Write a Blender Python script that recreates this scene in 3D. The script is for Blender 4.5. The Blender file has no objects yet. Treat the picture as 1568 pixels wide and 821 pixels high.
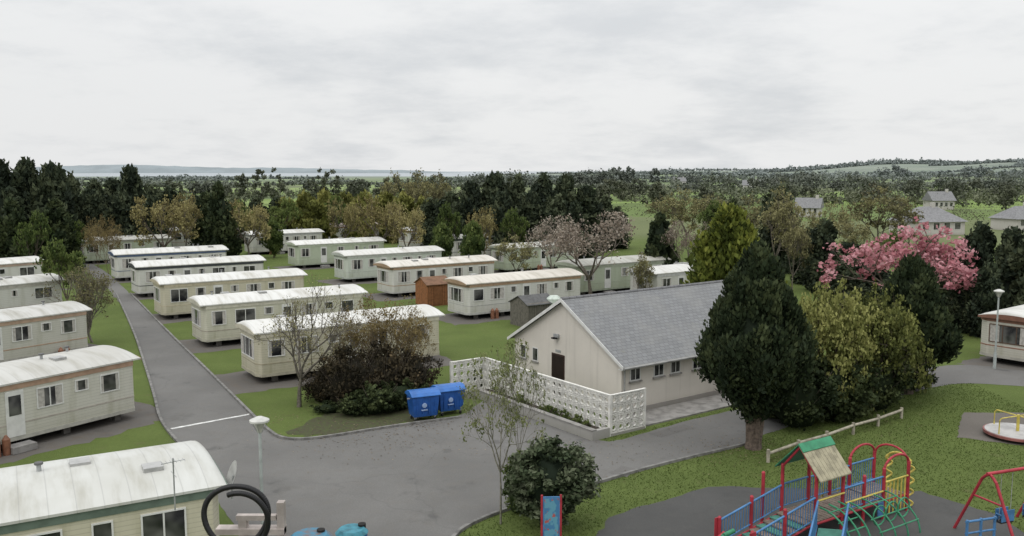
import bpy, math, numpy as np
from math import radians, sin, cos, pi
from mathutils import Vector, Matrix
S=bpy.context.scene
CH=11.0; F=1350.0; PT=math.atan(148.5/F)
# ---------------------------------------------------------------- survey helpers
def ray(u,v):
    x=(u-784)/F; y=(410.5-v)/F
    return x, cos(PT)+y*sin(PT), -sin(PT)+y*cos(PT)
def G(u,v,z=0.0):
    a,b,c=ray(u,v); t=(z-CH)/c
    return np.array([a*t,b*t,z])
def W(u,v,Y):
    a,b,c=ray(u,v); t=Y/b
    return np.array([a*t,Y,CH+c*t])
# ---------------------------------------------------------------- materials
MC={}
def newmat(name):
    m=bpy.data.materials.new(name); m.use_nodes=True
    nt=m.node_tree; b=nt.nodes['Principled BSDF']
    return m,nt,b
def N(nt,t,**k):
    n=nt.nodes.new(t)
    for a,b in k.items(): setattr(n,a,b)
    return n
def mathn(nt,op,a,b=None,c=None):
    n=N(nt,'ShaderNodeMath',operation=op)
    for i,x in enumerate((a,b,c)):
        if x is None: continue
        if isinstance(x,(int,float)): n.inputs[i].default_value=x
        else: nt.links.new(x,n.inputs[i])
    return n.outputs[0]
def mixc(nt,f,a,b,mode='MIX'):
    n=N(nt,'ShaderNodeMix',data_type='RGBA',blend_type=mode)
    for i,x in ((0,f),(6,a),(7,b)):
        if isinstance(x,(int,float)): n.inputs[i].default_value=x
        elif isinstance(x,tuple): n.inputs[i].default_value=(*x[:3],1)
        else: nt.links.new(x,n.inputs[i])
    return n.outputs[2]
def noise(nt,vec,scale,detail=4,rough=.55):
    n=N(nt,'ShaderNodeTexNoise'); n.inputs['Scale'].default_value=scale
    n.inputs['Detail'].default_value=detail; n.inputs['Roughness'].default_value=rough
    if vec is not None: nt.links.new(vec,n.inputs['Vector'])
    return n.outputs[0]
def ss(nt,x,a,b,o0=0.,o1=1.):
    n=N(nt,'ShaderNodeMapRange',interpolation_type='SMOOTHSTEP')
    n.inputs[1].default_value=a;n.inputs[2].default_value=b;n.inputs[3].default_value=o0;n.inputs[4].default_value=o1
    nt.links.new(x,n.inputs[0]); return n.outputs[0]
def bump(nt,b,h,strength=.3,dist=.02):
    n=N(nt,'ShaderNodeBump'); n.inputs['Strength'].default_value=strength; n.inputs['Distance'].default_value=dist
    nt.links.new(h,n.inputs['Height']); nt.links.new(n.outputs[0],b.inputs['Normal'])
def plain(name,col,rough=.6,var=.25,scale=3.,metal=0.,dirt=None,spec=.3):
    key=(name,col)
    if key in MC: return MC[key]
    m,nt,b=newmat(name); tc=N(nt,'ShaderNodeTexCoord').outputs['Object']
    n=noise(nt,tc,scale,5,.6)
    c2=tuple(x*(1-var) for x in col) if dirt is None else dirt
    f=ss(nt,n,.38,.68)
    c=mixc(nt,f,tuple(min(1,x*1.04) for x in col),c2)
    nt.links.new(c,b.inputs['Base Color']); b.inputs['Roughness'].default_value=rough; b.inputs['Metallic'].default_value=metal
    b.inputs['Specular IOR Level'].default_value=spec
    MC[key]=m; return m
def siding(col):
    key=('siding',col)
    if key in MC: return MC[key]
    m,nt,b=newmat('caravan_cladding'); tc=N(nt,'ShaderNodeTexCoord').outputs['Object']
    sp=N(nt,'ShaderNodeSeparateXYZ'); nt.links.new(tc,sp.inputs[0])
    fr=mathn(nt,'FRACT',mathn(nt,'DIVIDE',sp.outputs[2],.13))
    line=ss(nt,fr,.0,.22,1,0)
    mp=N(nt,'ShaderNodeMapping'); mp.inputs['Scale'].default_value=(1.6,1.6,.25); nt.links.new(tc,mp.inputs[0])
    oi=N(nt,'ShaderNodeObjectInfo').outputs['Random']
    n=noise(nt,mp.outputs[0],1.5,6,.65)
    dirt=ss(nt,n,.42,.75)
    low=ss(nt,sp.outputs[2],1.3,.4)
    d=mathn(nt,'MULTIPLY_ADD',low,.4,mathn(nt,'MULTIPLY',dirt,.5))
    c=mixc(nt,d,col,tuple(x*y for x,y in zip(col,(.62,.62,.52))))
    c=mixc(nt,mathn(nt,'MULTIPLY',oi,.15),c,(.3,.3,.27))
    c=mixc(nt,mathn(nt,'MULTIPLY',line,.5),c,tuple(x*.4 for x in col))
    nt.links.new(c,b.inputs['Base Color']); b.inputs['Roughness'].default_value=.5
    bump(nt,b,fr,.35,.015)
    MC[key]=m; return m
def roofmat(col):
    key=('croof',col)
    if key in MC: return MC[key]
    m,nt,b=newmat('caravan_roof_metal'); tc=N(nt,'ShaderNodeTexCoord').outputs['Object']
    sp=N(nt,'ShaderNodeSeparateXYZ'); nt.links.new(tc,sp.inputs[0])
    fr=mathn(nt,'FRACT',mathn(nt,'DIVIDE',sp.outputs[0],.62))
    seam=ss(nt,fr,.0,.06,1,0)
    mp=N(nt,'ShaderNodeMapping'); mp.inputs['Scale'].default_value=(2.2,.35,.5); nt.links.new(tc,mp.inputs[0])
    n=noise(nt,mp.outputs[0],1.3,6,.6); n2=noise(nt,tc,.5,3,.5)
    d=mathn(nt,'MULTIPLY_ADD',ss(nt,n,.4,.75),.7,mathn(nt,'MULTIPLY',ss(nt,n2,.4,.7),.4))
    c=mixc(nt,d,col,tuple(x*y for x,y in zip(col,(.62,.6,.54))))
    oi=N(nt,'ShaderNodeObjectInfo').outputs['Random']
    c=mixc(nt,mathn(nt,'MULTIPLY',oi,.3),c,(.42,.41,.37))
    c=mixc(nt,mathn(nt,'MULTIPLY',seam,.4),c,tuple(x*.45 for x in col))
    nt.links.new(c,b.inputs['Base Color']); b.inputs['Roughness'].default_value=.6
    bump(nt,b,seam,.3,.02)
    MC[key]=m; return m
def glassm():
    if 'glass' in MC: return MC['glass']
    m,nt,b=newmat('window_glass'); tc=N(nt,'ShaderNodeTexCoord').outputs['Object']
    n=noise(nt,tc,1.1,2,.5)
    c=mixc(nt,ss(nt,n,.38,.62),(.014,.015,.017),(.11,.11,.105))  # paler grey areas are reflections painted into the glass colour
    nt.links.new(c,b.inputs['Base Color']); b.inputs['Roughness'].default_value=.08; b.inputs['Specular IOR Level'].default_value=.6
    MC['glass']=m; return m
def foliage(name,dark,mid,light,transl=.25):
    if name in MC: return MC[name]
    m,nt,b=newmat(name)
    at=N(nt,'ShaderNodeAttribute',attribute_name='tint')
    tc=N(nt,'ShaderNodeTexCoord').outputs['Object']
    oi=N(nt,'ShaderNodeObjectInfo').outputs['Random']
    n=noise(nt,tc,.55,3,.5)
    f=mathn(nt,'ADD',at.outputs['Fac'],mathn(nt,'MULTIPLY',mathn(nt,'SUBTRACT',n,.5),.9))
    f=mathn(nt,'ADD',f,mathn(nt,'MULTIPLY',mathn(nt,'SUBTRACT',oi,.5),.4))
    cr=N(nt,'ShaderNodeValToRGB'); e=cr.color_ramp.elements
    e[0].position=.1; e[0].color=(*dark,1); e[1].position=.9; e[1].color=(*light,1)
    k=e.new(.5); k.color=(*mid,1); nt.links.new(f,cr.inputs[0])
    nt.links.new(cr.outputs[0],b.inputs['Base Color']); b.inputs['Roughness'].default_value=.75; b.inputs['Specular IOR Level'].default_value=.15
    tr=N(nt,'ShaderNodeBsdfTranslucent'); nt.links.new(cr.outputs[0],tr.inputs[0])
    mx=N(nt,'ShaderNodeMixShader'); mx.inputs[0].default_value=transl
    nt.links.new(b.outputs[0],mx.inputs[1]); nt.links.new(tr.outputs[0],mx.inputs[2])
    nt.links.new(mx.outputs[0],nt.nodes['Material Output'].inputs[0])
    MC[name]=m; return m
def bark(col=(.12,.1,.08)):
    return plain('bark',col,.9,.5,8.)
# ---------------------------------------------------------------- quad mesh builder (vegetation)
class MB:
    def __init__(s): s.v=[];s.q=[];s.m=[];s.t=[];s.n=0
    def add(s,v,q,mat=0,tint=.5):
        v=np.asarray(v,float);q=np.asarray(q,int)
        s.v.append(v);s.q.append(q+s.n);s.m.append(np.full(len(q),mat));s.n+=len(v)
        s.t.append(np.full(len(v),tint) if np.isscalar(tint) else tint)
    def mesh(s,name,mats,smooth=False):
        v=np.concatenate(s.v);q=np.concatenate(s.q);m=np.concatenate(s.m);t=np.concatenate(s.t)
        me=bpy.data.meshes.new(name)
        me.vertices.add(len(v));me.vertices.foreach_set('co',v.ravel())
        me.loops.add(len(q)*4);me.loops.foreach_set('vertex_index',q.ravel().astype(np.int32))
        me.polygons.add(len(q));me.polygons.foreach_set('loop_start',(np.arange(len(q))*4).astype(np.int32))
        me.polygons.foreach_set('loop_total',np.full(len(q),4,dtype=np.int32))
        me.polygons.foreach_set('material_index',m.astype(np.int32))
        a=me.attributes.new('tint','FLOAT','POINT');a.data.foreach_set('value',t.astype(np.float32))
        for x in mats: me.materials.append(x)
        me.update();me.validate()
        me['H']=float(np.percentile(v[:,2],99.8));me['R']=float(np.percentile(np.hypot(v[:,0],v[:,1]),97))
        return me
def nrm(a): return a/np.maximum(np.linalg.norm(a,axis=-1,keepdims=True),1e-9)
def tubes(mb,segs,k=5,mat=0):
    P=np.array([s[0] for s in segs]);Q=np.array([s[1] for s in segs]);ra=np.array([s[2] for s in segs]);rb=np.array([s[3] for s in segs])
    d=nrm(Q-P); h=np.where(np.abs(d[:,2:3])>.9,np.array([[1.,0,0]]),np.array([[0,0,1.]]))
    a=nrm(np.cross(d,h));b=np.cross(d,a)
    an=np.arange(k)*2*pi/k
    ring=a[:,None,:]*np.cos(an)[None,:,None]+b[:,None,:]*np.sin(an)[None,:,None]
    V=np.concatenate([P[:,None]+ring*ra[:,None,None],Q[:,None]+ring*rb[:,None,None]],1)
    i=np.arange(k);j=(i+1)%k
    fq=np.stack([i,j,j+k,i+k],1)
    q=(fq[None]+(np.arange(len(P))*2*k)[:,None,None]).reshape(-1,4)
    mb.add(V.reshape(-1,3),q,mat,.5)
def leaves(mb,rng,C,R,n,size,mat=1,tint=None,up=0.,elong=1.5,inner=.5,outw=.6):
    C=np.asarray(C,float);R=np.asarray(R,float)
    if R.ndim==1: R=np.repeat(R[:,None],3,1)
    K=len(C); c=np.repeat(C,n,0);r=np.repeat(R,n,0)
    d=nrm(rng.normal(size=(K*n,3)))
    rad=rng.uniform(inner,1.05,(K*n,1))
    p=c+d*rad*r
    nr=nrm(d*outw+rng.normal(size=d.shape)*(1-outw)*.8)
    tg=nrm(np.cross(nr,rng.normal(size=d.shape)))
    if up>0: tg=nrm(tg*(1-up)+np.array([0,0,1.])*up+d*.35)
    bt=nrm(np.cross(nr,tg))
    sz=size*rng.uniform(.6,1.35,(K*n,1))
    l=tg*sz*elong*.5;w=bt*sz*.5
    V=np.stack([p-l,p+w,p+l,p-w],1).reshape(-1,3)
    if tint is None: tint=rng.uniform(.25,.75,K)
    t=np.repeat(np.asarray(tint),n)+rng.uniform(-.18,.18,K*n)+d[:,2]*.12  # last term paints shading: clump tops lighter, undersides darker
    mb.add(V,np.arange(K*n*4).reshape(-1,4),mat,np.repeat(t,4))
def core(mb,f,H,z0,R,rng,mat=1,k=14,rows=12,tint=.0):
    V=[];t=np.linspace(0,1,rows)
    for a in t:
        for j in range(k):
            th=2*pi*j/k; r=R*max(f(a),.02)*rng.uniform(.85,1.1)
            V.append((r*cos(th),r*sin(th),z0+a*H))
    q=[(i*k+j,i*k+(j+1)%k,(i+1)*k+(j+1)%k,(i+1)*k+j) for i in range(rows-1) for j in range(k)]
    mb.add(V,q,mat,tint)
def grow(rng,p,d,L,r,depth,segs,tips,nch=3,spread=.6,up=.1,wob=.12,ratio=.74,sub=3,side=.5):
    p=np.array(p,float);d=nrm(np.array(d,float)); r0=r
    for i in range(sub):
        d=nrm(d+rng.normal(0,wob,3)+np.array([0,0,up*.35]))
        q=p+d*L/sub; ra=r0*(1-.4*i/sub);rb=r0*(1-.4*(i+1)/sub)
        segs.append((p,q,ra,rb));p=q
        if depth>0 and i<sub-1 and i>0 and rng.random()<side:
            pr=nrm(np.cross(d,rng.normal(size=3)))
            grow(rng,p,nrm(d*.6+pr*.8),L*ratio*.7,rb*.5,depth-1,segs,tips,nch,spread,up,wob,ratio,sub,side)
    if depth==0: tips.append(p);return
    a=nrm(np.cross(d,rng.normal(size=3)));b=np.cross(d,a);o=rng.uniform(0,2*pi)
    for k in range(nch):
        th=o+2*pi*k/nch+rng.uniform(-.4,.4);s=spread*rng.uniform(.6,1.25)
        nd=d*cos(s)+(a*cos(th)+b*sin(th))*sin(s)+np.array([0,0,up])
        grow(rng,p,nd,L*ratio*rng.uniform(.75,1.15),r0*.58,depth-1,segs,tips,nch,spread,up,wob,ratio,sub,side)
FL=lambda t:(max(t,0.001)/.30)**.85 if t<.30 else (max(1-t,0)/.70)**.66
BR=lambda t:min(1,.55+t*2.2)*(max(1-t,0))**.55
RD=lambda t:math.sqrt(max(0,1-(2*t-1)**2))
def conifer(name,seed,H,R,z0,fm,f=BR,nc=120,nl=60,ls=.35,cr=.16,up=.5,trunks=1,coref=.72,jit=.25,bk=(.09,.07,.055),zs=1.6):
    rng=np.random.default_rng(seed);mb=MB();hh=H-z0
    segs=[]
    for i in range(trunks):
        a=i*2.4+rng.uniform(0,1);rr=R*.4*rng.uniform(.4,1) if trunks>1 else 0
        p0=np.array([cos(a)*.1*(trunks>1),sin(a)*.1*(trunks>1),-.1]);p1=np.array([cos(a)*rr*.35,sin(a)*rr*.35,z0*.6+.1]);p2=np.array([cos(a)*rr,sin(a)*rr,z0+hh*.3])
        w=(.035 if trunks>1 else .045)*R+.04
        segs+=[(p0,p1,w*1.5,w),(p1,p2,w,w*.5)]
    if trunks>1: segs.append((np.array([0,0,-.05]),np.array([0,0,.7]),.34,.2))
    tubes(mb,segs,7,0)
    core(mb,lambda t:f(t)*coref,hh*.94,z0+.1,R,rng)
    C=[];RR=[];T=[]
    ga=0
    for i in range(nc):
        t=1-(1-rng.random())**.8; t=min(t,.97)
        ga+=2.399; th=ga+rng.uniform(-.3,.3)
        bulge=1+jit*math.sin(th*3+seed)*math.sin(t*9+seed)+rng.uniform(-jit,jit)*.6
        r=R*f(t)*bulge*rng.uniform(.72,.92)
        C.append((r*cos(th),r*sin(th),z0+t*hh));s=R*cr*rng.uniform(.7,1.3)*(1.15-.5*t)*1.4
        RR.append((s,s,s*zs));T.append(rng.uniform(.15,.8))
    leaves(mb,rng,C,RR,nl,ls,1,T,up,1.9)
    return mb.mesh(name,[bark(bk),fm])
def deciduous(name,seed,fm,H=6,tr=.13,depth=3,nch=3,spread=.65,nl=45,ls=.13,cl=.5,th=1.6,bk=(.12,.1,.08),stems=1,L=1.7,up=.12,k=5,ratio=.76,side=.5,keep=1.):
    rng=np.random.default_rng(seed);mb=MB();segs=[];tips=[]
    for s in range(stems):
        a=rng.uniform(0,2*pi);ln=0.08 if stems==1 else .35
        d=(cos(a)*ln,sin(a)*ln,1)
        grow(rng,(0,0,-.05),d,th,tr,0,segs,[],sub=3,wob=.05)
        p=segs[-1][1]
        for j in range(nch+1):
            aa=a+2*pi*j/(nch+1)+rng.uniform(-.3,.3);sp=spread*rng.uniform(.7,1.2)
            grow(rng,p,(cos(aa)*sin(sp),sin(aa)*sin(sp),cos(sp)),L*rng.uniform(.8,1.1),tr*.6,depth,segs,tips,nch,spread,up,.12,ratio,3,side)
    tubes(mb,segs,k,0)
    tips=np.array(tips)
    if nl>0:
        m=rng.random(len(tips))<keep; tp=tips[m]
        leaves(mb,rng,tp,np.full((len(tp),3),cl)*rng.uniform(.5,1.2,(len(tp),1)),nl,ls,1,None,0,1.3,.1,.3)
    return mb.mesh(name,[bark(bk),fm])
def bush(name,seed,fm,R=1.2,H=2.,nc=60,nl=60,ls=.12,jit=.25,cr=.3,corec=True,twigs=0,up=.1):
    rng=np.random.default_rng(seed);mb=MB()
    tubes(mb,[((0,0,-.05),(0,0,H*.5),.06,.03)]+[((0,0,0),(cos(a)*R*.95,sin(a)*R*.95,H*rng.uniform(.6,1.15)),.022,.006) for a in rng.uniform(0,6.28,6+twigs)],5,0)
    if corec: core(mb,lambda t:RD(.15+t*.82)*.62,H*.8,.05,R,rng)
    C=[];RR=[]
    for i in range(nc):
        d=nrm(rng.normal(size=3)); s=rng.uniform(.65,1.0)+rng.uniform(-jit,jit)*.5
        C.append((d[0]*R*s,d[1]*R*s,max(.12,H*.52+d[2]*H*.48*s)));RR.append(R*cr*rng.uniform(.5,1.2))
    leaves(mb,rng,C,np.array(RR),nl,ls,1,None,up,1.4,.2,.5)
    return mb.mesh(name,[bark(),fm])
def addobj(name,data,loc=(0,0,0),rz=0.,sc=(1,1,1),parent=None):
    o=bpy.data.objects.new(name,data);S.collection.objects.link(o)
    o.location=tuple(float(x) for x in loc);o.rotation_euler=(0,0,rz);o.scale=sc
    if parent: o.parent=parent
    return o
rs=np.random.default_rng(77)
def plant(name,me,u,Y,vtop,wpx=None,rz=None,X=None,hs=1.):
    H=W(u,vtop,Y)[2]; x=(W(u,400,Y)[0])
    h=H/me['H']*hs; s=h if wpx is None else (wpx/F*Y/2)/me['R']
    return addobj(name,me,(x,Y,0),rs.uniform(0,6.28) if rz is None else rz,(s,s,h))
# ---------------------------------------------------------------- hard surface builder
class HB:
    def __init__(s,tf=None): s.v=[];s.f=[];s.m=[];s.mats=[];s.sm=[]
    def mi(s,m):
        if m not in s.mats: s.mats.append(m)
        return s.mats.index(m)
    def add(s,v,f,m,smooth=False):
        o=len(s.v);s.v+= [tuple(float(c) for c in p) for p in v];k=s.mi(m)
        for q in f: s.f.append([i+o for i in q]);s.m.append(k);s.sm.append(smooth)
    def box(s,a,b,m):
        x0,x1=sorted((a[0],b[0]));y0,y1=sorted((a[1],b[1]));z0,z1=sorted((a[2],b[2]))
        s.add([(x0,y0,z0),(x1,y0,z0),(x1,y1,z0),(x0,y1,z0),(x0,y0,z1),(x1,y0,z1),(x1,y1,z1),(x0,y1,z1)],
              [(0,3,2,1),(4,5,6,7),(0,1,5,4),(1,2,6,5),(2,3,7,6),(3,0,4,7)],m)
    def prism(s,pts,z0,z1,m):
        n=len(pts)
        s.add([(p[0],p[1],z0) for p in pts]+[(p[0],p[1],z1) for p in pts],
              [list(range(n))[::-1],list(range(n,2*n))]+[(i,(i+1)%n,(i+1)%n+n,i+n) for i in range(n)],m)
    def exx(s,prof,x0,x1,m,smooth=False): # profile (y,z) extruded in x
        n=len(prof)
        s.add([(x0,p[0],p[1]) for p in prof]+[(x1,p[0],p[1]) for p in prof],
              [list(range(n)),list(range(n,2*n))[::-1]],m)
        s.add([(x0,p[0],p[1]) for p in prof]+[(x1,p[0],p[1]) for p in prof],
              [((i+1)%n,i,i+n,(i+1)%n+n) for i in range(n)],m,smooth)
    def cyl(s,p,q,r,m,k=10,r2=None,caps=True):
        p=np.array(p,float);q=np.array(q,float);d=nrm(q-p);r2=r if r2 is None else r2
        h=np.array([1.,0,0]) if abs(d[2])>.9 else np.array([0,0,1.])
        a=nrm(np.cross(d,h));b=np.cross(d,a);V=[]
        for c,rr in ((p,r),(q,r2)):
            for i in range(k):
                t=2*pi*i/k;V.append(c+(a*cos(t)+b*sin(t))*rr)
        s.add(V,[(i,(i+1)%k,(i+1)%k+k,i+k) for i in range(k)],m,True)
        if caps: s.add(V,[list(range(k))[::-1],list(range(k,2*k))],m)
    def path(s,pts,r,m,k=8):
        for a,b in zip(pts[:-1],pts[1:]): s.cyl(a,b,r,m,k)
    def obj(s,name,loc=(0,0,0),rz=0.,parent=None,bevel=0):
        me=bpy.data.meshes.new(name);me.from_pydata(s.v,[],s.f)
        for x in s.mats: me.materials.append(x)
        me.polygons.foreach_set('material_index',s.m);me.polygons.foreach_set('use_smooth',s.sm);me.update()
        o=addobj(name,me,loc,rz,(1,1,1),parent)
        if bevel:
            b=o.modifiers.new('b','BEVEL');b.width=bevel;b.segments=2;b.limit_method='ANGLE'
        return o
def empty(name,loc=(0,0,0),rz=0.):
    o=bpy.data.objects.new(name,None);S.collection.objects.link(o);o.location=tuple(float(x) for x in loc);o.rotation_euler=(0,0,rz);o.empty_display_size=.3
    return o
def arc(c,r,a0,a1,n,ax=0,ay=2):
    out=[]
    for i in range(n+1):
        t=a0+(a1-a0)*i/n;p=list(c);p[ax]+=r*cos(t);p[ay]+=r*sin(t);out.append(tuple(p))
    return out
# ---------------------------------------------------------------- palette
white=plain('white_paint',(.72,.72,.70),.5,.15)
upvc=plain('window_frame_white',(.6,.6,.58),.4,.1)
glass=glassm()
dark=plain('dark_underframe',(.018,.017,.016),.9,.4)
steel=plain('galvanised_steel',(.36,.37,.37),.45,.3,4,.3)
rubber=plain('tyre_rubber',(.02,.02,.02),.85,.3)
curt=plain('curtain_cloth',(.42,.4,.37),.9,.3,6)
brownw=plain('brown_window_frame',(.1,.06,.04),.5,.2)
gasr=plain('gas_bottle_paint',(.22,.1,.06),.5,.3,5)
# ---------------------------------------------------------------- static caravan
def caravan(corner,ang,L=10.8,Wd=3.3,wall=(.62,.6,.5),trim=(.4,.29,.2),roof=(.62,.62,.6),seed=0,right=False,frame=None,stripe=None,lod=0):
    a=radians(ang);e1=np.array([cos(a),sin(a),0])
    o=np.array([corner[0],corner[1],0.]); 
    if right: o=o-e1*L
    E=empty('static_caravan',o,a);rng=np.random.default_rng(seed)
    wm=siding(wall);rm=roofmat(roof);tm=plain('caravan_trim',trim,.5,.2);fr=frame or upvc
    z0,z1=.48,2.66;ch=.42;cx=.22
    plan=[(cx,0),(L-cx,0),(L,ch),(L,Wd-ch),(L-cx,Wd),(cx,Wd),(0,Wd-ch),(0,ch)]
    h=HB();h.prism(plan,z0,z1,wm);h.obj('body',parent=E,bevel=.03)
    def grow_plan(d): 
        return [(cx-d*.4,-d),(L-cx+d*.4,-d),(L+d,ch-d*.4),(L+d,Wd-ch+d*.4),(L-cx+d*.4,Wd+d),(cx-d*.4,Wd+d),(-d,Wd-ch+d*.4),(-d,ch-d*.4)]
    h=HB();h.prism(grow_plan(.03),z1-.22,z1+.05,tm)
    sc=stripe or trim
    h.prism(grow_plan(.012),1.02,1.08,plain('caravan_trim',sc,.5,.2))
    h.prism(grow_plan(.02),z0-.1,z0+.06,plain('caravan_skirt',tuple(x*.7 for x in wall),.6,.2))
    h.obj('trim_bands',parent=E)
    ov=.07;n=12;V=[];xs=[-.14,-.09,0.05,.5,L*.5,L-.5,L-.05,L+.09,L+.14];k=n+1
    for x in xs:
        e=1.0
        if x<0 or x>L: e=.5 if (x<-.1 or x>L+.1) else .8
        for i in range(n+1):
            t=i/n;y=-ov+(Wd+2*ov)*t
            V.append((x,y,z1+.06+.38*e*(1-(2*t-1)**2)**.85))
    f=[(i*k+j,(i+1)*k+j,(i+1)*k+j+1,i*k+j+1) for i in range(len(xs)-1) for j in range(n)]
    h=HB();h.add(V,f,rm,True)
    for y in(-ov,Wd+ov-.03): h.box((-.14,y,z1-.0),(L+.14,y+.03,z1+.07),rm)
    for x in(-.17,L+.14):
        pr=[(-ov,z1-.04)]+[(V[j][1],z1+.06+.18*(1-(2*j/n-1)**2)**.85) for j in range(n+1)]+[(Wd+ov,z1-.04)]
        h.exx(pr,x,x+.03,tm)
    for _ in range(int(rng.integers(3,6))):
        x=rng.uniform(1,L-1);y=rng.uniform(.8,Wd-.8);zt=z1+.06+.38*(1-(2*(y+ov)/(Wd+2*ov)-1)**2)**.85
        if rng.random()<.6: h.cyl((x,y,zt-.03),(x,y,zt+.2),.06,steel,8);h.cyl((x,y,zt+.18),(x,y,zt+.24),.11,plain('vent_cap',(.12,.12,.12),.6),8)
        else: h.box((x-.25,y-.25,zt-.06),(x+.25,y+.25,zt+.08),plain('skylight',(.35,.35,.34),.3))
    h.obj('roof',parent=E)
    h=HB()
    def B(mp,s0,s1,d0,d1,a0,a1,m):
        h.box(mp(s0,d0,a0),mp(s1,d1,a1),m)
    near=lambda s,d,z:(s,-d,z); far=lambda s,d,z:(L-s,Wd+d,z); e0=lambda s,d,z:(-d,Wd-s,z); eL=lambda s,d,z:(L+d,s,z)
    def win(mp,s,w,zb,hh,cur=True,split=1):
        t=.045
        B(mp,s+t,s+w-t,-.02,.008,zb+t,zb+hh-t,glass)
        B(mp,s,s+w,-.02,.035,zb,zb+t,fr);B(mp,s,s+w,-.02,.035,zb+hh-t,zb+hh,fr)
        B(mp,s,s+t,-.02,.034,zb+t,zb+hh-t,fr);B(mp,s+w-t,s+w,-.02,.034,zb+t,zb+hh-t,fr)
        for i in range(1,split+1):
            x=s+w*i/(split+1) if split else s
            B(mp,x-.022,x+.022,-.02,.03,zb+t,zb+hh-t,fr)
        if cur:
            cw=w*rng.uniform(.12,.3)
            B(mp,s+t,s+t+cw,0,.012,zb+t,zb+hh-t,curt);B(mp,s+w-t-cw,s+w-t,0,.0121,zb+t,zb+hh-t,curt)
    for mp in (near,far):
        x=.45+rng.uniform(0,.3)
        q=rng.random()
        if q<.4: lay=[(1.25,1.0,1),(0.75,.85,0),('door',0,0),(.65,.55,0),(1.15,.85,1),(.5,.5,0),(1.1,.85,1)]
        elif q<.7: lay=[(.9,.9,0),(1.3,.9,1),(.6,.5,0),('door',0,0),(1.1,.85,1),(.6,.5,0),(.9,.8,0)]
        else: lay=[(1.1,.95,1),('door',0,0),(.9,.8,1),(.5,.5,0),(1.3,.85,1)]
        tot=sum(.72 if l[0]=='door' else l[0] for l in lay);gap=(L-.9-x-tot)/(len(lay)-1)
        for w,hh,spn in lay:
            if w=='door':
                B(mp,x,x+.72,-.02,.03,.55,2.38,upvc);B(mp,x+.12,x+.6,0,.036,1.4,2.2,glass);B(mp,x-.1,x+.85,0,.6,.02,.28,plain('step',(.25,.24,.23),.8));x+=.72+gap
            else:
                win(mp,x,w,2.3-hh,hh,rng.random()<.8,spn);x+=w+gap
        gx=rng.uniform(2,L-2)
        for g_ in(0,.38):
            a_=mp(gx+g_,.3,.0);h.cyl(a_,(a_[0],a_[1],.62),.15,gasr,12);h.cyl((a_[0],a_[1],.62),(a_[0],a_[1],.78),.14,gasr,12,.04)
    for mp in (e0,eL): win(mp,ch+.12,Wd-2*ch-.24,1.25,1.05,True,2)
    h.obj('windows_and_door',parent=E)
    h=HB()
    for y in(.7,Wd-.82): h.box((.3,y,.3),(L-.3,y+.12,z0-.04),dark)
    h.box((.25,.15,.41),(L-.25,Wd-.15,z0-.02),dark)
    for x in(L*.5-.5,L*.5+.5):
        for y in(.25,Wd-.45): h.cyl((x,y,.3),(x,y+.2,.3),.3,rubber,14)
    for x in(.9,L*.3,L*.7,L-.9):
        for y in(.45,Wd-.65): h.box((x,y,0),(x+.3,y+.2,.42),plain('block_pier',(.16,.15,.14),.9))
    h.box((.8,Wd*.3,.004),(L-.8,Wd*.7,.41),dark)  # dark block standing in for shadow in the gap below the floor
    h.obj('underframe',parent=E)
    return E
CREAM=(.52,.49,.38);WHT=(.58,.58,.54);PALE=(.54,.53,.43);GRN=(.42,.47,.36);TAN=(.33,.23,.15);DK=(.05,.055,.06);BLU=(.08,.11,.18)
def cc(u,v): return G(u,v,.45)
pads=[]
def put(u,v,ang=34,**k):
    c=cc(u,v);r=k.get('right',False);L=k.get('L',10.8)
    a=radians(ang);e1=np.array([cos(a),sin(a)]);e2=np.array([-sin(a),cos(a)])
    o=c[:2]-(e1*L if r else 0)
    pads.append((o,e1,e2,L,r))
    return caravan(c,ang,**k)
put(395,577,33,wall=CREAM,trim=(.5,.47,.38),stripe=(.33,.3,.22),seed=11,roof=(.66,.66,.64))
put(312,523,33,wall=PALE,trim=(.5,.48,.4),stripe=(.33,.3,.25),seed=12,L=10.9)
put(249,482,33,wall=CREAM,trim=(.46,.41,.3),seed=13,L=11)
put(211,449,33,wall=WHT,trim=DK,seed=14,L=11.2)
put(178,425,33,wall=WHT,trim=BLU,seed=15,L=11)
put(716,482,34,wall=WHT,trim=TAN,stripe=(.4,.4,.38),seed=21,L=10.8,roof=(.6,.56,.5))
put(600,449,34,wall=WHT,trim=TAN,seed=22,L=10.8,roof=(.6,.57,.52))
put(530,427,34,wall=(.52,.56,.5),trim=(.42,.44,.4),seed=23,L=11)
put(455,406,34,wall=GRN,trim=(.42,.46,.36),seed=24,L=11)
put(385,386,34,wall=WHT,trim=(.4,.4,.4),seed=25,L=10)
for i,(u,v,t) in enumerate([(478,372,TAN),(470,361,(.35,.2,.16)),(462,353,(.35,.22,.2)),(455,346,(.4,.3,.3)),(448,340,(.3,.2,.2))]):
    put(u,v,34,wall=WHT,trim=t,seed=30+i,L=11,roof=(.45,.36,.34))
put(775,413,34,wall=GRN,trim=(.3,.32,.26),seed=41,L=10,roof=(.42,.42,.38))
put(692,394,34,wall=WHT,trim=DK,seed=42,L=10,roof=(.42,.42,.38))
put(625,378,34,wall=WHT,trim=TAN,seed=43,L=10,roof=(.5,.5,.48))
put(885,447,34,wall=GRN,trim=(.35,.38,.3),seed=44,L=11,roof=(.42,.42,.38))
put(1003,462,34,wall=WHT,trim=(.5,.5,.5),seed=45,L=9)
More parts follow.
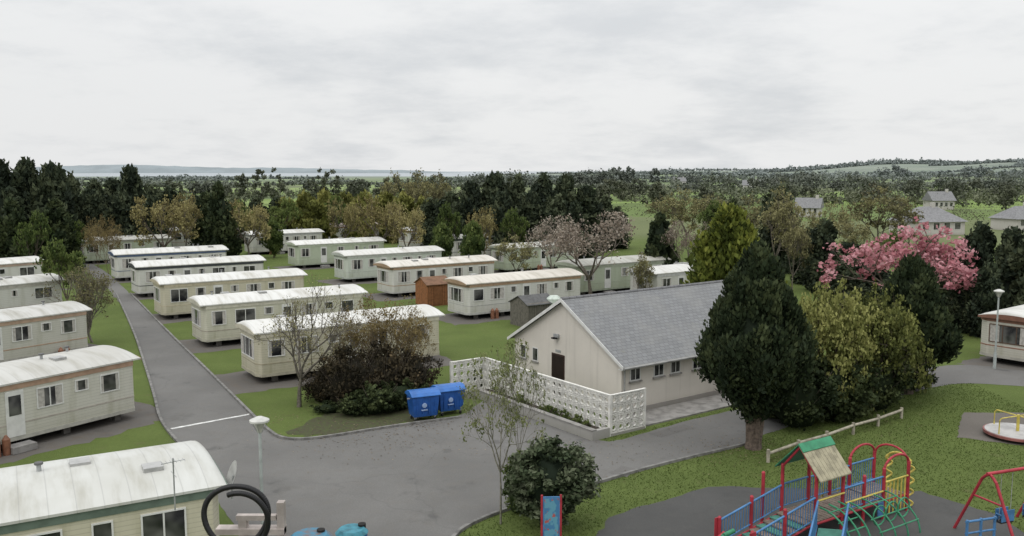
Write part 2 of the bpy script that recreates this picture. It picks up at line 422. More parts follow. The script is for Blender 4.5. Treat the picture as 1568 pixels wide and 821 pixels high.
put(213,625,57,wall=(.54,.53,.47),trim=(.36,.24,.17),stripe=(.38,.35,.31),seed=51,right=True,frame=upvc,roof=(.5,.5,.48),Wd=3.6)
put(140,531,55,wall=(.5,.49,.44),trim=(.38,.27,.2),seed=52,right=True,roof=(.5,.5,.48))
put(100,473,52,wall=WHT,trim=(.42,.4,.36),seed=53,right=True,roof=(.55,.55,.53))
put(70,437,50,wall=WHT,trim=(.4,.3,.24),seed=54,right=True)
put(42,405,48,wall=WHT,trim=TAN,seed=55,right=True)
put(130,399,34,wall=GRN,trim=(.3,.3,.25),seed=56,L=10,roof=(.4,.4,.37))
put(262,378,20,wall=WHT,trim=TAN,seed=57,L=9,roof=(.5,.5,.48))
c=G(338,744,2.7);caravan(c,30,right=True,L=11.5,Wd=4.3,wall=CREAM,trim=(.12,.16,.13),stripe=(.12,.16,.13),seed=61,roof=(.54,.55,.53))
nearC=c
put(1592,556,38,wall=(.52,.5,.44),trim=(.2,.1,.07),stripe=(.25,.13,.09),seed=62,L=9,frame=brownw)
# ---------------------------------------------------------------- ground, fields, sea
def terr(x,y):
    z=0.
    if y>500:
        a=x/y;w_=min(1,(y-500)/500)
        z+=30*math.exp(-((a-.44)/.09)**2)*math.exp(-((y-2300)/700)**2)
        z+=27*math.exp(-((a-.58)/.08)**2)*math.exp(-((y-1900)/600)**2)
        z+=9*math.exp(-((a-.25)/.15)**2)*math.exp(-((y-2600)/700)**2)
        z+=3.5*w_*(1+sin(x*.006+1)*cos(y*.005))*(1 if a>.08 else .25)
        if y>3300 : z-=8
        if a<-.02 and y>1700: z-=8
    return z
def ground_mat():
    m,nt,b=newmat('grass_and_fields')
    geo=N(nt,'ShaderNodeNewGeometry').outputs['Position']
    ln=N(nt,'ShaderNodeVectorMath',operation='LENGTH');nt.links.new(geo,ln.inputs[0]);dist=ln.outputs[1]
    n1=noise(nt,geo,.35,5,.6);n2=noise(nt,geo,6.,5,.7);n3=noise(nt,geo,28.,3,.7)
    c=mixc(nt,ss(nt,n1,.35,.68),(.086,.120,.030),(.118,.158,.042))
    c=mixc(nt,ss(nt,n2,.35,.7),c,mixc(nt,.5,c,(.06,.08,.022)))
    c=mixc(nt,ss(nt,n3,.3,.7),mixc(nt,.55,c,(.045,.07,.017)),mixc(nt,.25,c,(.19,.22,.085)))
    n4=noise(nt,geo,1.3,5,.65);c=mixc(nt,ss(nt,n4,.56,.78,0,.6),c,(.11,.10,.05))
    dz=noise(nt,geo,45.,1,.5);dz2=noise(nt,geo,.5,2,.5)
    c=mixc(nt,mathn(nt,'MULTIPLY',ss(nt,dz,.74,.78,0,.8),ss(nt,dz2,.5,.6)),c,(.6,.6,.55))
    mp=N(nt,'ShaderNodeMapping');mp.inputs['Rotation'].default_value=(0,0,.5);mp.inputs['Scale'].default_value=(.0085,.013,0);nt.links.new(geo,mp.inputs[0])
    vo=N(nt,'ShaderNodeTexVoronoi');vo.inputs['Scale'].default_value=1.;nt.links.new(mp.outputs[0],vo.inputs['Vector'])
    sc=N(nt,'ShaderNodeSeparateColor');nt.links.new(vo.outputs['Color'],sc.inputs[0])
    cr=N(nt,'ShaderNodeValToRGB');e=cr.color_ramp.elements;e[0].position=0;e[0].color=(.12,.165,.055,1);e[1].position=1;e[1].color=(.2,.19,.12,1)
    for p,cl in((.25,(.17,.235,.07,1)),(.5,(.10,.13,.06,1)),(.62,(.2,.26,.09,1)),(.8,(.13,.15,.07,1))):
        k=e.new(p);k.color=cl
    cr.color_ramp.interpolation='CONSTANT';nt.links.new(sc.outputs[0],cr.inputs[0])
    nf=noise(nt,geo,.03,5,.6)
    fc=mixc(nt,ss(nt,nf,.4,.7,0,.4),cr.outputs[0],(.10,.12,.06))
    c=mixc(nt,ss(nt,dist,135,160),c,fc)
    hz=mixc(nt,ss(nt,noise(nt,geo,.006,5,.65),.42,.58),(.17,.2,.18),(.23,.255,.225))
    c=mixc(nt,ss(nt,dist,200,1900,0,.85),c,hz)  # aerial haze painted into the ground colour, stronger with distance
    nt.links.new(c,b.inputs['Base Color']);b.inputs['Roughness'].default_value=.95;b.inputs['Specular IOR Level'].default_value=.1
    bump(nt,b,n3,.5,.05)
    return m
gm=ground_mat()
xs=np.concatenate([np.linspace(-7000,-600,26),np.linspace(-500,500,41),np.linspace(560,3000,50),np.linspace(3200,7000,14)])
ys=np.concatenate([np.linspace(-300,400,29),np.geomspace(440,8000,60)])
V=[(x,y,terr(x,y)) for y in ys for x in xs]
nx=len(xs);f=[(j*nx+i,j*nx+i+1,(j+1)*nx+i+1,(j+1)*nx+i) for j in range(len(ys)-1) for i in range(nx-1)]
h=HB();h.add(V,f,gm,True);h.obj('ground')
h=HB();h.add([(-9000,1300,-2.5),(9000,1300,-2.5),(9000,30000,-2.5),(-9000,30000,-2.5)],[(0,1,2,3)],plain('sea_water',(.30,.33,.35),.5,.12,.002));h.obj('sea')
hm=plain('distant_hill',(.23,.265,.28),.95,.15,.004)  # blue-grey base colour carries painted aerial haze
V=[];n=60
rh=np.random.default_rng(3)
for i in range(n+1):
    a=-.56+.50*i/n;Y=5600
    hgt=10+34*max(0,math.exp(-((a+.45)/.12)**2))+12*math.exp(-((a+.26)/.06)**2)+rh.uniform(-2,2)+8
    hgt*=min(1,(n-i)/8)
    V+= [(a*Y,Y,-4),(a*Y*1.03,Y+250,max(-3,hgt)),(a*Y*1.2,Y+1500,-4)]
h=HB();h.add(V,[(3*i,3*i+3,3*i+4,3*i+1) for i in range(n)]+[(3*i+1,3*i+4,3*i+5,3*i+2) for i in range(n)],hm);h.obj('distant_hills')
def asph(col=(.132,.129,.123),name='asphalt',wear=.5,brown=(.15,.138,.122)):
    m,nt,b=newmat(name);geo=N(nt,'ShaderNodeNewGeometry').outputs['Position']
    n1=noise(nt,geo,.18,5,.6);n2=noise(nt,geo,1.7,6,.7);n3=noise(nt,geo,40.,3,.7)
    c=mixc(nt,ss(nt,n1,.35,.65),col,tuple(x*1.28 for x in col))
    c=mixc(nt,ss(nt,n2,.45,.75,0,wear),c,brown)
    c=mixc(nt,ss(nt,n3,.3,.7,0,.5),c,tuple(x*.6 for x in col))
    n5=noise(nt,geo,.45,6,.7);c=mixc(nt,ss(nt,n5,.56,.7,0,.45),c,tuple(x*.6 for x in col))
    vo=N(nt,'ShaderNodeTexVoronoi',feature='DISTANCE_TO_EDGE');vo.inputs['Scale'].default_value=.12
    vm=N(nt,'ShaderNodeVectorMath',operation='ADD');nt.links.new(geo,vm.inputs[0])
    nn=N(nt,'ShaderNodeTexNoise');nn.inputs['Scale'].default_value=.8;nt.links.new(geo,nn.inputs['Vector']);nt.links.new(nn.outputs['Color'],vm.inputs[1]);nt.links.new(vm.outputs[0],vo.inputs['Vector'])
    c=mixc(nt,ss(nt,vo.outputs['Distance'],0,.006,.15,0),c,(.05,.05,.05))
    st=noise(nt,geo,.9,2,.5);c=mixc(nt,ss(nt,st,.68,.74,0,.35),c,(.06,.06,.06))
    nt.links.new(c,b.inputs['Base Color']);b.inputs['Roughness'].default_value=.85;b.inputs['Specular IOR Level'].default_value=.25
    bump(nt,b,n3,.4,.01);return m
def chaikin(p,n=2,closed=True):
    p=[np.array(q[:2],float) for q in p]
    for _ in range(n):
        o=[]
        m=len(p)
        for i in range(m if closed else m-1):
            a,b=p[i],p[(i+1)%m];o+=[a*.75+b*.25,a*.25+b*.75]
        if not closed:o=[p[0]]+o+[p[-1]]
        p=o
    return p
rj=np.random.default_rng(4)
def ragged(p,step=.35,amp=.07):
    out=[]
    for i in range(len(p)):
        a,b=np.array(p[i][:2]),np.array(p[(i+1)%len(p)][:2]);L=np.linalg.norm(b-a)
        n=max(1,min(60,int(L/step)))
        for j in range(n): out.append(a+(b-a)*j/n+rj.normal(0,amp,2))
    return out
def sheet(name,pts,z,mat,sm=0,rag=0):
    p=chaikin(pts,sm) if sm else [np.array(q[:2]) for q in pts]
    if rag: p=ragged(p,.35,rag)
    h=HB();h.add([(q[0],q[1],z) for q in p],[list(range(len(p)))],mat);o=h.obj(name)
    if o.data.polygons[0].normal.z<0: o.data.flip_normals()
    return p
Am=asph()
g=lambda *a:[G(u,v) for u,v in a]
road_pts=g((60,385),(118,405),(178,450),(206,510),(222,560),(238,612),(243,640),(262,668),(300,705))+[np.array((-10.2,29,0)),np.array((-7.4,24.5,0)),np.array((-5.6,20,0)),np.array((-5,8,0)),np.array((-3.2,8,0)),np.array((-2.9,20,0))]+g((690,825),(725,800),(815,768),(900,745),(1000,715),(1140,682),(1160,668))+[G(1290,630),G(1395,602),G(1450,588),G(1500,587),G(1600,594),G(1720,605),G(1720,575),G(1590,572),G(1480,556),G(1400,566)]+g((1150,622),(1050,645),(985,664),(934,678),(915,672),(759,611),(740,612),(706,640),(600,654),(480,674),(432,674),(410,660),(383,633),(310,560),(268,520),(200,450),(150,405),(80,385))
road=sheet('asphalt_road',road_pts,.008,Am,2,.03)
padm=asph((.112,.104,.095),'worn_tarmac_pad',.8,(.13,.105,.08))
h=HB()
for o,e1,e2,L,r in pads:
    if o[1]>112: continue
    a=o-e1*(1.7 if not r else .6)-e2*1.3;b=o+e1*(L+(.6 if not r else 1.6))-e2*1.3;c=b+e2*5.;d=a+e2*5.
    p=ragged([a,b,c,d],.5,.12);h.add([(q[0],q[1],.004) for q in p],[list(range(len(p)))],padm)
h.obj('caravan_pads')
soil=plain('bark_mulch_soil',(.05,.04,.03),.95,.5,9)
sheet('planting_bed_soil',g((425,664),(480,670),(600,651),(655,640),(668,612),(600,606),(520,622),(470,648)),.006,plain('leafy_soil',(.055,.05,.03),.95,.6,6,0,(.06,.08,.025)),1,.1)
conc=plain('concrete',(.26,.25,.235),.85,.35,2)
concd=plain('old_concrete_kerb',(.2,.195,.185),.9,.45,3)
def kerb(name,pts,w=.12,hh=.1,mat=None,sm=2):
    p=chaikin(pts,sm,False);h=HB()
    for a,b in zip(p[:-1],p[1:]):
        d=nrm(b-a);n_=np.array([-d[1],d[0]])*w/2
        h.add([(*(a-n_),0),(*(b-n_),0),(*(b+n_),0),(*(a+n_),0),(*(a-n_),hh),(*(b-n_),hh),(*(b+n_),hh),(*(a+n_),hh)],[(0,3,2,1),(4,5,6,7),(0,1,5,4),(2,3,7,6),(1,2,6,5),(3,0,4,7)],mat or concd)
    h.obj(name)
kerb('kerb',g((706,640),(600,654),(480,674),(432,674),(410,660),(383,633),(310,560),(268,520),(200,450)))
kerb('kerb',[np.array((-2.9,20.,0))]+g((690,825),(725,800),(815,768),(900,745),(1000,715),(1140,682)))
kerb('kerb',g((178,450),(206,510),(222,560),(238,612),(243,640),(262,668),(300,705)))
wl=plain('road_marking_paint',(.62,.62,.6),.7,.4,5)
a=G(262,657);b=G(385,634);d=nrm((b-a)[:2]);n_=np.array([-d[1],d[0]])*.09
sheet('road_marking',ragged([a[:2]-n_,b[:2]-n_,b[:2]+n_,a[:2]+n_],.4,.012),.0125,wl)
pm_=asph((.118,.114,.108),'tarmac_repair',.5,(.13,.12,.108))
for u,v,w_,d_ in((955,722,1.0,.7),(1030,660,2.2,.7)):
    c=G(u,v)[:2];r_=rs.uniform(0,1.2);ex=np.array([cos(r_),sin(r_)]);ey=np.array([-sin(r_),cos(r_)])
    sheet('tarmac_patch',ragged([c-ex*w_/2-ey*d_/2,c+ex*w_/2-ey*d_/2,c+ex*w_/2+ey*d_/2,c-ex*w_/2+ey*d_/2],.3,.03),.0125,pm_)
# playground surfacing
matm=asph((.066,.066,.064),'rubber_safety_mat',.5,(.095,.092,.085))
play_pts=g((905,840),(930,793),(1085,745),(1410,753),(1530,790),(1600,840))+[np.array((14,22.,0)),np.array((2.6,22.,0))]
play=sheet('playground_mat',play_pts,.008,matm,0,.05)
mat2_pts=g((1474,632),(1640,632),(1640,692),(1466,670))
sheet('playground_mat',mat2_pts,.008,asph((.12,.108,.095),'mat2'),0,.05)
# ---------------------------------------------------------------- amenity building
ANG=radians(36);e1=np.array([cos(ANG),sin(ANG),0]);e2=np.array([-sin(ANG),cos(ANG),0])
bc=G(952,560,2.35);bc[2]=0
BL,BW=14.,8.1;EH=2.45;RH=4.85
def render_mat(name,col,sc=60.):
    m,nt,b=newmat(name);tc=N(nt,'ShaderNodeTexCoord').outputs['Object']
    n1=noise(nt,tc,.5,5,.6);n2=noise(nt,tc,sc,3,.7);sp=N(nt,'ShaderNodeSeparateXYZ');nt.links.new(tc,sp.inputs[0])
    c=mixc(nt,ss(nt,n1,.35,.7,0,.6),col,tuple(x*.84 for x in col))
    c=mixc(nt,ss(nt,n2,.3,.7,0,.3),c,tuple(x*.6 for x in col))
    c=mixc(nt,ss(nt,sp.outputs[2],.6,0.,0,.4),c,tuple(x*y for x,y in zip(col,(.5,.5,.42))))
    mp=N(nt,'ShaderNodeMapping');mp.inputs['Scale'].default_value=(3,3,.2);nt.links.new(tc,mp.inputs[0])
    c=mixc(nt,ss(nt,noise(nt,mp.outputs[0],1,4),.52,.75,0,.35),c,tuple(x*.6 for x in col))
    nt.links.new(c,b.inputs['Base Color']);b.inputs['Roughness'].default_value=.9;bump(nt,b,n2,.4,.01);return m
def slate(name='slate_roof',col=(.18,.185,.19)):
    m,nt,b=newmat(name);tc=N(nt,'ShaderNodeTexCoord').outputs['UV']
    br=N(nt,'ShaderNodeTexBrick');nt.links.new(tc,br.inputs['Vector']);br.inputs['Scale'].default_value=1.
    br.inputs['Brick Width'].default_value=.3;br.inputs['Row Height'].default_value=.22;br.inputs['Mortar Size'].default_value=.012;br.inputs['Bias'].default_value=-.1
    br.inputs['Color1'].default_value=(*col,1);br.inputs['Color2'].default_value=(*[x*.78 for x in col],1);br.inputs['Mortar'].default_value=(*[x*.45 for x in col],1)
    n=noise(nt,N(nt,'ShaderNodeTexCoord').outputs['Object'],.7,5,.65)
    c=mixc(nt,ss(nt,n,.4,.7,0,.5),br.outputs[0],(.2,.2,.19))
    n=noise(nt,N(nt,'ShaderNodeTexCoord').outputs['Object'],2.5,5,.65)
    c=mixc(nt,ss(nt,n,.6,.75,0,.5),c,(.18,.18,.14))
    nt.links.new(c,b.inputs['Base Color']);b.inputs['Roughness'].default_value=.65;bump(nt,b,br.outputs[1],.4,-.015);return m
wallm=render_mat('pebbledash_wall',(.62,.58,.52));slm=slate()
def roofquad(name,pts,mat,parent,thick=.06):
    me=bpy.data.meshes.new(name);P=[Vector(p) for p in pts]
    nn=(P[1]-P[0]).cross(P[3]-P[0]).normalized()
    if nn.z<0:nn=-nn
    me.from_pydata([tuple(p) for p in P]+[tuple(p-nn*thick) for p in P],[],[(0,1,2,3),(7,6,5,4),(0,4,5,1),(1,5,6,2),(2,6,7,3),(3,7,4,0)])
    me.materials.append(mat);uv=me.uv_layers.new(name='UV')
    ex=(P[1]-P[0]).normalized();ey=(P[3]-P[0]);ey=(ey-ex*ey.dot(ex)).normalized()
    for l in me.loops:
        p=me.vertices[l.vertex_index].co-P[0];uv.data[l.index].uv=(p.dot(ex),p.dot(ey))
    return addobj(name,me,parent=parent)
Bd=empty('amenity_building',bc,ANG)
h=HB()
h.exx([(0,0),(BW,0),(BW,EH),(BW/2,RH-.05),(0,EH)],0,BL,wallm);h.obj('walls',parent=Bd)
rv=(RH-EH)/(BW/2);o_=.3
zt=EH+.07-o_*rv
roofquad('roof_front',[(-.22,-o_,zt),(BL+.25,-o_,zt),(BL+.25,BW/2,RH+.07),(-.22,BW/2,RH+.07)],slm,Bd)
roofquad('roof_back',[(BL+.25,BW+o_,zt),(-.22,BW+o_,zt),(-.22,BW/2,RH+.07),(BL+.25,BW/2,RH+.07)],slm,Bd)
h=HB()
h.exx([(-o_-.04,zt-.12),(BW/2,RH-.1),(BW+o_+.04,zt-.12),(BW+o_+.04,zt+.03),(BW/2,RH+.08),(-o_-.04,zt+.03)],-.25,-.222,upvc)
h.box((-.22,-o_-.03,zt-.14),(BL+.25,-o_-.005,zt-.0),plain('fascia_grey',(.4,.4,.38),.5));h.box((-.22,-o_,zt-.15),(BL+.2,-.003,zt-.125),upvc)
gut=plain('gutter_grey',(.3,.3,.29),.4)
h.cyl((-.22,-o_-.09,zt-.06),(BL+.2,-o_-.09,zt-.06),.055,gut,8)
h.cyl((.1,-.09,0),(.1,-.09,zt-.15),.04,gut,8)
h.obj('fascia_and_gutter',parent=Bd)
h=HB()
for i in range(int(BL/.45)): h.cyl((-.2+i*.45,BW/2,RH+.03),(.23+i*.45,BW/2,RH+.03),.1,plain('ridge_tile',(.15,.15,.155),.7),8)
h.obj('ridge_tiles',parent=Bd)
h=HB()
for x in(.5,2.0,3.1,4.6,5.7,8.2,9.6,11,12.4):
    z=1.55;w=.66;hh=.6
    h.box((x,-.02,z),(x+w,.02,z+hh),upvc);h.box((x+.06,-.028,z+.06),(x+w-.06,0,z+hh-.06),glass);h.box((x-.06,-.09,z-.07),(x+w+.06,.0,z-.003),conc);h.box((x+w/2-.02,-.034,z+.06),(x+w/2+.02,-.0285,z+hh-.06),upvc)
for y in(6.1,7.1):
    h.box((-.02,y,1.45),(.02,y+.46,2.15),upvc);h.box((-.028,y+.05,1.5),(0,y+.41,2.1),glass);h.box((-.08,y-.05,1.38),(0,y+.51,1.447),conc)
h.box((-.02,4.0,.02),(.02,5.0,2.12),plain('dark_door_frame',(.05,.03,.025),.5));h.box((-.03,4.07,.05),(0,4.93,2.05),plain('dark_door',(.02,.012,.01),.5))
h.box((-.12,4.4,2.95),(0,4.75,3.1),steel);h.box((-.3,4.45,2.88),(-.1,4.7,2.95),dark)
h.box((-.02,4.3,2.2),(0,4.7,2.32),steel)
h.obj('windows_and_door',parent=Bd)
h=HB();h.box((-.02,-.03,0),(BL,-.001,.28),render_mat('plinth',(.33,.31,.29)));h.obj('plinth',parent=Bd)
h=HB()
for i in range(12): h.box((i*1.3-.6,-1.75,0),(i*1.3+.69,-.04,.07),conc)
h.obj('concrete_paving',bc,ANG)
# ---------------------------------------------------------------- screen block wall
scr=plain('white_screen_block',(.66,.65,.61),.8,.2,3)
def screen(h,p,d,n,rows,z0,s=.3):
    d=nrm(np.array([d[0],d[1],0.]));nn=np.array([-d[1],d[0],0])*.045
    def bar(a,b,w):
        a=np.array(a);b=np.array(b);t=nrm(b-a);q=np.array([-t[1],t[0]])*w/2
        pts=[a-q,b-q,b+q,a+q];V=[]
        for sg in(-1,1):
            for c in pts: V.append(p+d*c[0]+np.array([0,0,c[1]])+nn*sg)
        h.add(V,[(0,1,2,3),(7,6,5,4),(0,4,5,1),(1,5,6,2),(2,6,7,3),(3,7,4,0)],scr)
    for i in range(n+1): bar((i*s,z0),(i*s,z0+rows*s),.05)
    for j in range(rows+1): bar((0,z0+j*s),(n*s,z0+j*s),.0505)
    for i in range(n):
        for j in range(rows):
            c=np.array([i*s+s/2,z0+j*s+s/2])
            # pierced circle with a solid boss at each block corner
            for k in range(8):
                t0=k*pi/4;t1=(k+1)*pi/4;r=s*.33
                bar(c+r*np.array([cos(t0),sin(t0)]),c+r*np.array([cos(t1),sin(t1)]),.035)
            for k in range(4):
                t=pi/4+k*pi/2;bar(c+s*.34*np.array([cos(t),sin(t)]),c+s*.68*np.array([cos(t),sin(t)]),.05)
P1=G(934,668);P3=P1+e1*1.8
LW=9.3
h=HB();h2=render_mat('wall_base',(.36,.35,.33))
BS=.39
screen(h,P1,e2,24,4,.14,BS);screen(h,P1,e1,5,4,.14,BS)
P2=P1+e2*LW;screen(h,P2-e1*1.95,e1,5,4,.14,BS)
def wbox(h,p,q,w,z0,z1,m):
    d=nrm((q-p)[:2]);n_=np.array([-d[1],d[0]])*w/2;p=p[:2];q=q[:2]
    h.prism([p-n_,q-n_,q+n_,p+n_],z0,z1,m)
for p,q in((P1,P2),(P1,P1+e1*1.95),(P2-e1*1.95,P2)):
    wbox(h,p,q,.16,0,.113,h2);wbox(h,p,q,.12,1.727,1.76,scr)
for p in(P1,P1+e1*1.95,P2-e1*1.95,P2):
    wbox(h,p-e1*.06,p+e1*.06,.12,0,1.765,scr)
h.obj('screen_block_wall')
h=HB();q1=P1-e1*.95-e2*.1;q2=q1+e2*8.9
wbox(h,q1,q2,.2,0,.4,h2);wbox(h,q1+e1*.1+e2*.1,q1+e1*.85+e2*.1,.2,0,.4,h2);wbox(h,q2-e2*.1-e1*.1,q2-e2*.1-e1*2.2,.2,0,.4,h2)
wbox(h,q1,q2,.26,.4,.45,conc)
h.obj('low_planter_wall')
h=HB();wbox(h,q1+e1*.45+e2*.25,q2+e1*.45-e2*.1,.7,.01,.28,soil);h.obj('planter_soil')
weed=foliage('weed_leaf',(.03,.05,.012),(.07,.1,.03),(.13,.16,.05))
wb=bush('planter_weeds',5,weed,.3,.35,14,30,.06,corec=False)
for i in range(14):
    p=q1+e1*.45+e2*rs.uniform(.4,8.6);s=rs.uniform(.5,1.1)
    addobj('weed_plant',wb,(p[0],p[1],.26),rs.uniform(0,6),(s,s,s))
# ---------------------------------------------------------------- wheelie bins
bluep=plain('blue_bin_plastic',(.02,.09,.32),.4,.25,3)
def bin_(p,rz):
    E=empty('wheelie_bin',p,rz);h=HB();w,d=1.25,.95
    V=[(-w*.43,-d*.40,.22),(w*.43,-d*.40,.22),(w*.43,d*.40,.22),(-w*.43,d*.40,.22),(-w/2,-d/2,1.12),(w/2,-d/2,1.12),(w/2,d/2,1.12),(-w/2,d/2,1.12)]
    h.add(V,[(0,3,2,1),(4,5,6,7),(0,1,5,4),(1,2,6,5),(2,3,7,6),(3,0,4,7)],bluep)
    for x in(-.4,-.15,.15,.4): h.box((x-.02,-d/2-.005,.35),(x+.02,-d*.42,1.05),bluep)
    h.obj('tub',parent=E,bevel=.03)
    h=HB();pr=[(-d/2-.05,1.14),(d/2+.05,1.14),(d/2+.05,1.2),(d*.25,1.34),(-d*.1,1.36),(-d*.38,1.28),(-d/2-.05,1.18)]
    h.exx(pr,-w/2-.05,w/2+.05,plain('blue_bin_lid',(.03,.13,.4),.4,.2),False);h.obj('lid',parent=E,bevel=.02)
    h=HB()
    for x in(-.45,.45):
        for y in(-.3,.3): h.cyl((x-.03,y,.09),(x+.03,y,.09),.09,rubber,12);h.box((x-.04,y-.04,.12),(x+.04,y+.04,.23),steel)
    h.cyl((-.08,-d/2-.004,.75),(-.08,-d*.3,.75),.11,plain('bin_logo',(.3,.4,.6),.5),16);h.box((-.22,-d/2-.006,.52),(.06,-d*.3,.56),plain('bin_logo',(.3,.4,.6),.5))
    h.cyl((-w/2-.1,0,1.0),(-w/2+.05,0,1.0),.04,steel,8);h.cyl((w/2-.05,0,1.0),(w/2+.1,0,1.0),.04,steel,8)
    h.obj('wheels_and_fittings',parent=E)
bin_(G(648,642),radians(24));bin_(G(687,633),radians(27))
# ---------------------------------------------------------------- street lamps
def lamp(p,H):
    E=empty('street_lamp',(p[0],p[1],0));h=HB()
    pm=plain('lamp_post_paint',(.36,.39,.38),.5,.25,2)
    h.cyl((0,0,0),(0,0,.9),.085,pm,12);h.cyl((0,0,.9),(0,0,H-.45),.052,pm,12,.042);h.obj('post',parent=E)
    h=HB();h.cyl((0,0,H-.45),(0,0,H-.14),.05,plain('lamp_glass',(.5,.5,.45),.3),14,.17);h.cyl((0,0,H-.14),(0,0,H-.09),.27,plain('lamp_hood',(.5,.5,.47),.5),20,.27);h.cyl((0,0,H-.09),(0,0,H),.27,plain('lamp_hood',(.5,.5,.47),.5),20,.08)
    for k in range(4): t=k*pi/2;h.cyl((.05*cos(t),.05*sin(t),H-.46),(.24*cos(t),.24*sin(t),H-.14),.01,steel,6)
    h.obj('head',parent=E)
lp=W(397,638,23.8);lamp(lp,lp[2]);lp=W(1530,443,48.5);lamp(lp,lp[2])
# ---------------------------------------------------------------- sheds / hut / tank
def shed(name,p,w,d,hh,col,roofc,rz):
    E=empty(name,p,rz);m=plain(name+'_boards',col,.8,.35,5);h=HB()
    h.exx([(0,0),(d,0),(d,hh),(d/2,hh+.45),(0,hh)],0,w,m);
    for i in range(int(w/.15)): h.box((i*.15+.13,-.012,.05),(i*.15+.145,0,hh-.02),dark)
    h.box((w*.3,-.03,.1),(w*.65,-.013,hh*.85),plain(name+'_door',tuple(x*.7 for x in col),.7));h.obj('walls_and_door',parent=E)
    h=HB();r=plain(name+'_roofing',roofc,.8,.3)
    for s in(0,1):
        y0,y1=(-.12,d/2) if s==0 else (d+.12,d/2);z0,z1=hh-.06,hh+.5
        h.exx([(y0,z0),(y1,z1),(y1,z1-.05),(y0,z0-.05)],-.1,w+.1,r)
    h.obj('roof',parent=E)
shed('wooden_shed',G(654,470),2.2,2.0,1.85,(.26,.11,.045),(.18,.1,.06),radians(34))
shed('stone_hut',G(808,503),2.4,2.2,1.7,(.14,.13,.11),(.1,.1,.1),radians(34))
h=HB();p=G(848,497);h.cyl((0,0,0),(0,0,1.9),.55,plain('tank_plastic',(.5,.56,.5),.5,.3),20);h.cyl((0,0,1.9),(0,0,2.1),.55,plain('tank_plastic',(.5,.56,.5),.5,.3),20,.3);h.obj('oil_tank',p)
# ---------------------------------------------------------------- near caravan aerial + dish
p=G(268,775,2.9)
h=HB();h.cyl((0,0,-.1),(0,0,1.2),.018,steel,8);h.cyl((-.28,0,1.1),(.28,0,1.12),.010,steel,6)
for x in np.linspace(-.25,.25,6): h.cyl((x,-.14,1.12),(x,.14,1.12),.006,steel,6)
h.cyl((0,-.25,.8),(0,.25,.8),.008,steel,6)
h.obj('tv_aerial',p,.6)
E=empty('satellite_dish',(nearC[0]+.12,nearC[1]+.5,2.45),radians(-60));h=HB();k=18;V=[(0,0,-.09)];
for r in(.5,1.): 
    for i in range(k): t=2*pi*i/k;V.append((.36*r*cos(t),.42*r*sin(t),-.09+.09*r*r))
f=[(0,1+i,1+(i+1)%k) for i in range(k)]+[(1+i,1+k+i,1+k+(i+1)%k,1+(i+1)%k) for i in range(k)]
h.add(V,f,plain('dish_grey',(.4,.4,.38),.5),True);o=h.obj('reflector',(0,0,.35),parent=E);o.rotation_euler=(radians(70),0,0)
h=HB();h.cyl((0,0,-.3),(0,.05,.35),.025,steel);h.cyl((0,.0,.1),(0,-.45,.3),.012,steel);h.box((-.04,-.5,.26),(.04,-.42,.36),white);h.obj('arm_and_mast',parent=E)
# ---------------------------------------------------------------- playground set
red=plain('red_powder_coat',(.36,.035,.05),.45,.3,3);blu=plain('blue_powder_coat',(.07,.19,.38),.45,.3,3);yel=plain('yellow_powder_coat',(.54,.44,.1),.45,.3,3)
grn=plain('green_powder_coat',(.04,.23,.12),.45,.3,3);wood=plain('deck_boards',(.2,.16,.13),.8,.35,6);tanb=plain('tan_roof_panel',(.33,.30,.21),.7,.35,4)
gramp=plain('green_ramp',(.07,.22,.17),.6)
PA=radians(33);PO=np.array([9.0,25.2,0])
E=empty('climbing_frame',PO,PA)
DZ=.62
h=HB();D=1.25
def post(x,y,H,m=red): h.cyl((x,y,0),(x,y,H),.055,m,12);h.cyl((x,y,H),(x,y,H+.04),.06,m,12,.03)
for x in(0,D):
    for y in(0,D): post(x,y,2.05)
for x in(3.3,4.6):
    for y in(0,D): post(x,y,1.65)
for y in(0,D): post(2.3,y,1.6)
for y in(0,D): post(-2.7,y,.95);post(-1.35,y,1.3)
post(-.75,D+.1,1.9)
h.obj('posts',parent=E)
h=HB()
for x0,x1,z in((0,D,DZ),(D,3.3,DZ),(3.3,4.6,DZ)):
    n=int((x1-x0)/.15)
    for i in range(n): h.box((x0+i*.15+.01,.03,z-.05),(x0+i*.15+.14,D-.03,z),wood)
for y in(.02,D-.02): h.cyl((0,y,DZ-.07),(4.6,y,DZ-.07),.04,red,8)
for i in range(9): 
    x=-2.7+i*.3;z=.04+i*.065;h.box((x,.05,z),(x+.29,D-.05,z+.035),gramp if i%2 else wood)
for y in(.04,D-.04): h.cyl((-2.7,y,.06),(0,y,DZ-.05),.035,red,8)
h.obj('deck_and_ramp',parent=E)
def rail(x0,y0,z0,x1,y1,z1,m=blu,hgt=.8,n=None):
    L=math.hypot(x1-x0,y1-y0);n=n or int(L/.11)
    h.cyl((x0,y0,z0+hgt),(x1,y1,z1+hgt),.032,m,8);h.cyl((x0,y0,z0+.1),(x1,y1,z1+.1),.022,m,8)
    for i in range(1,n):
        t=i/n;x=x0+(x1-x0)*t;y=y0+(y1-y0)*t;z=z0+(z1-z0)*t;h.cyl((x,y,z+.1),(x,y,z+hgt),.014,m,6,caps=False)
h=HB()
for y in(0,D):
    rail(-2.7,y,.08,0,y,DZ,hgt=.78);rail(D,y,DZ,3.3,y,DZ,hgt=.78)
rail(3.3,D,DZ,4.6,D,DZ);rail(0,D,DZ,D,D,DZ)
h.obj('blue_railings',parent=E)
h=HB()
zr=1.98
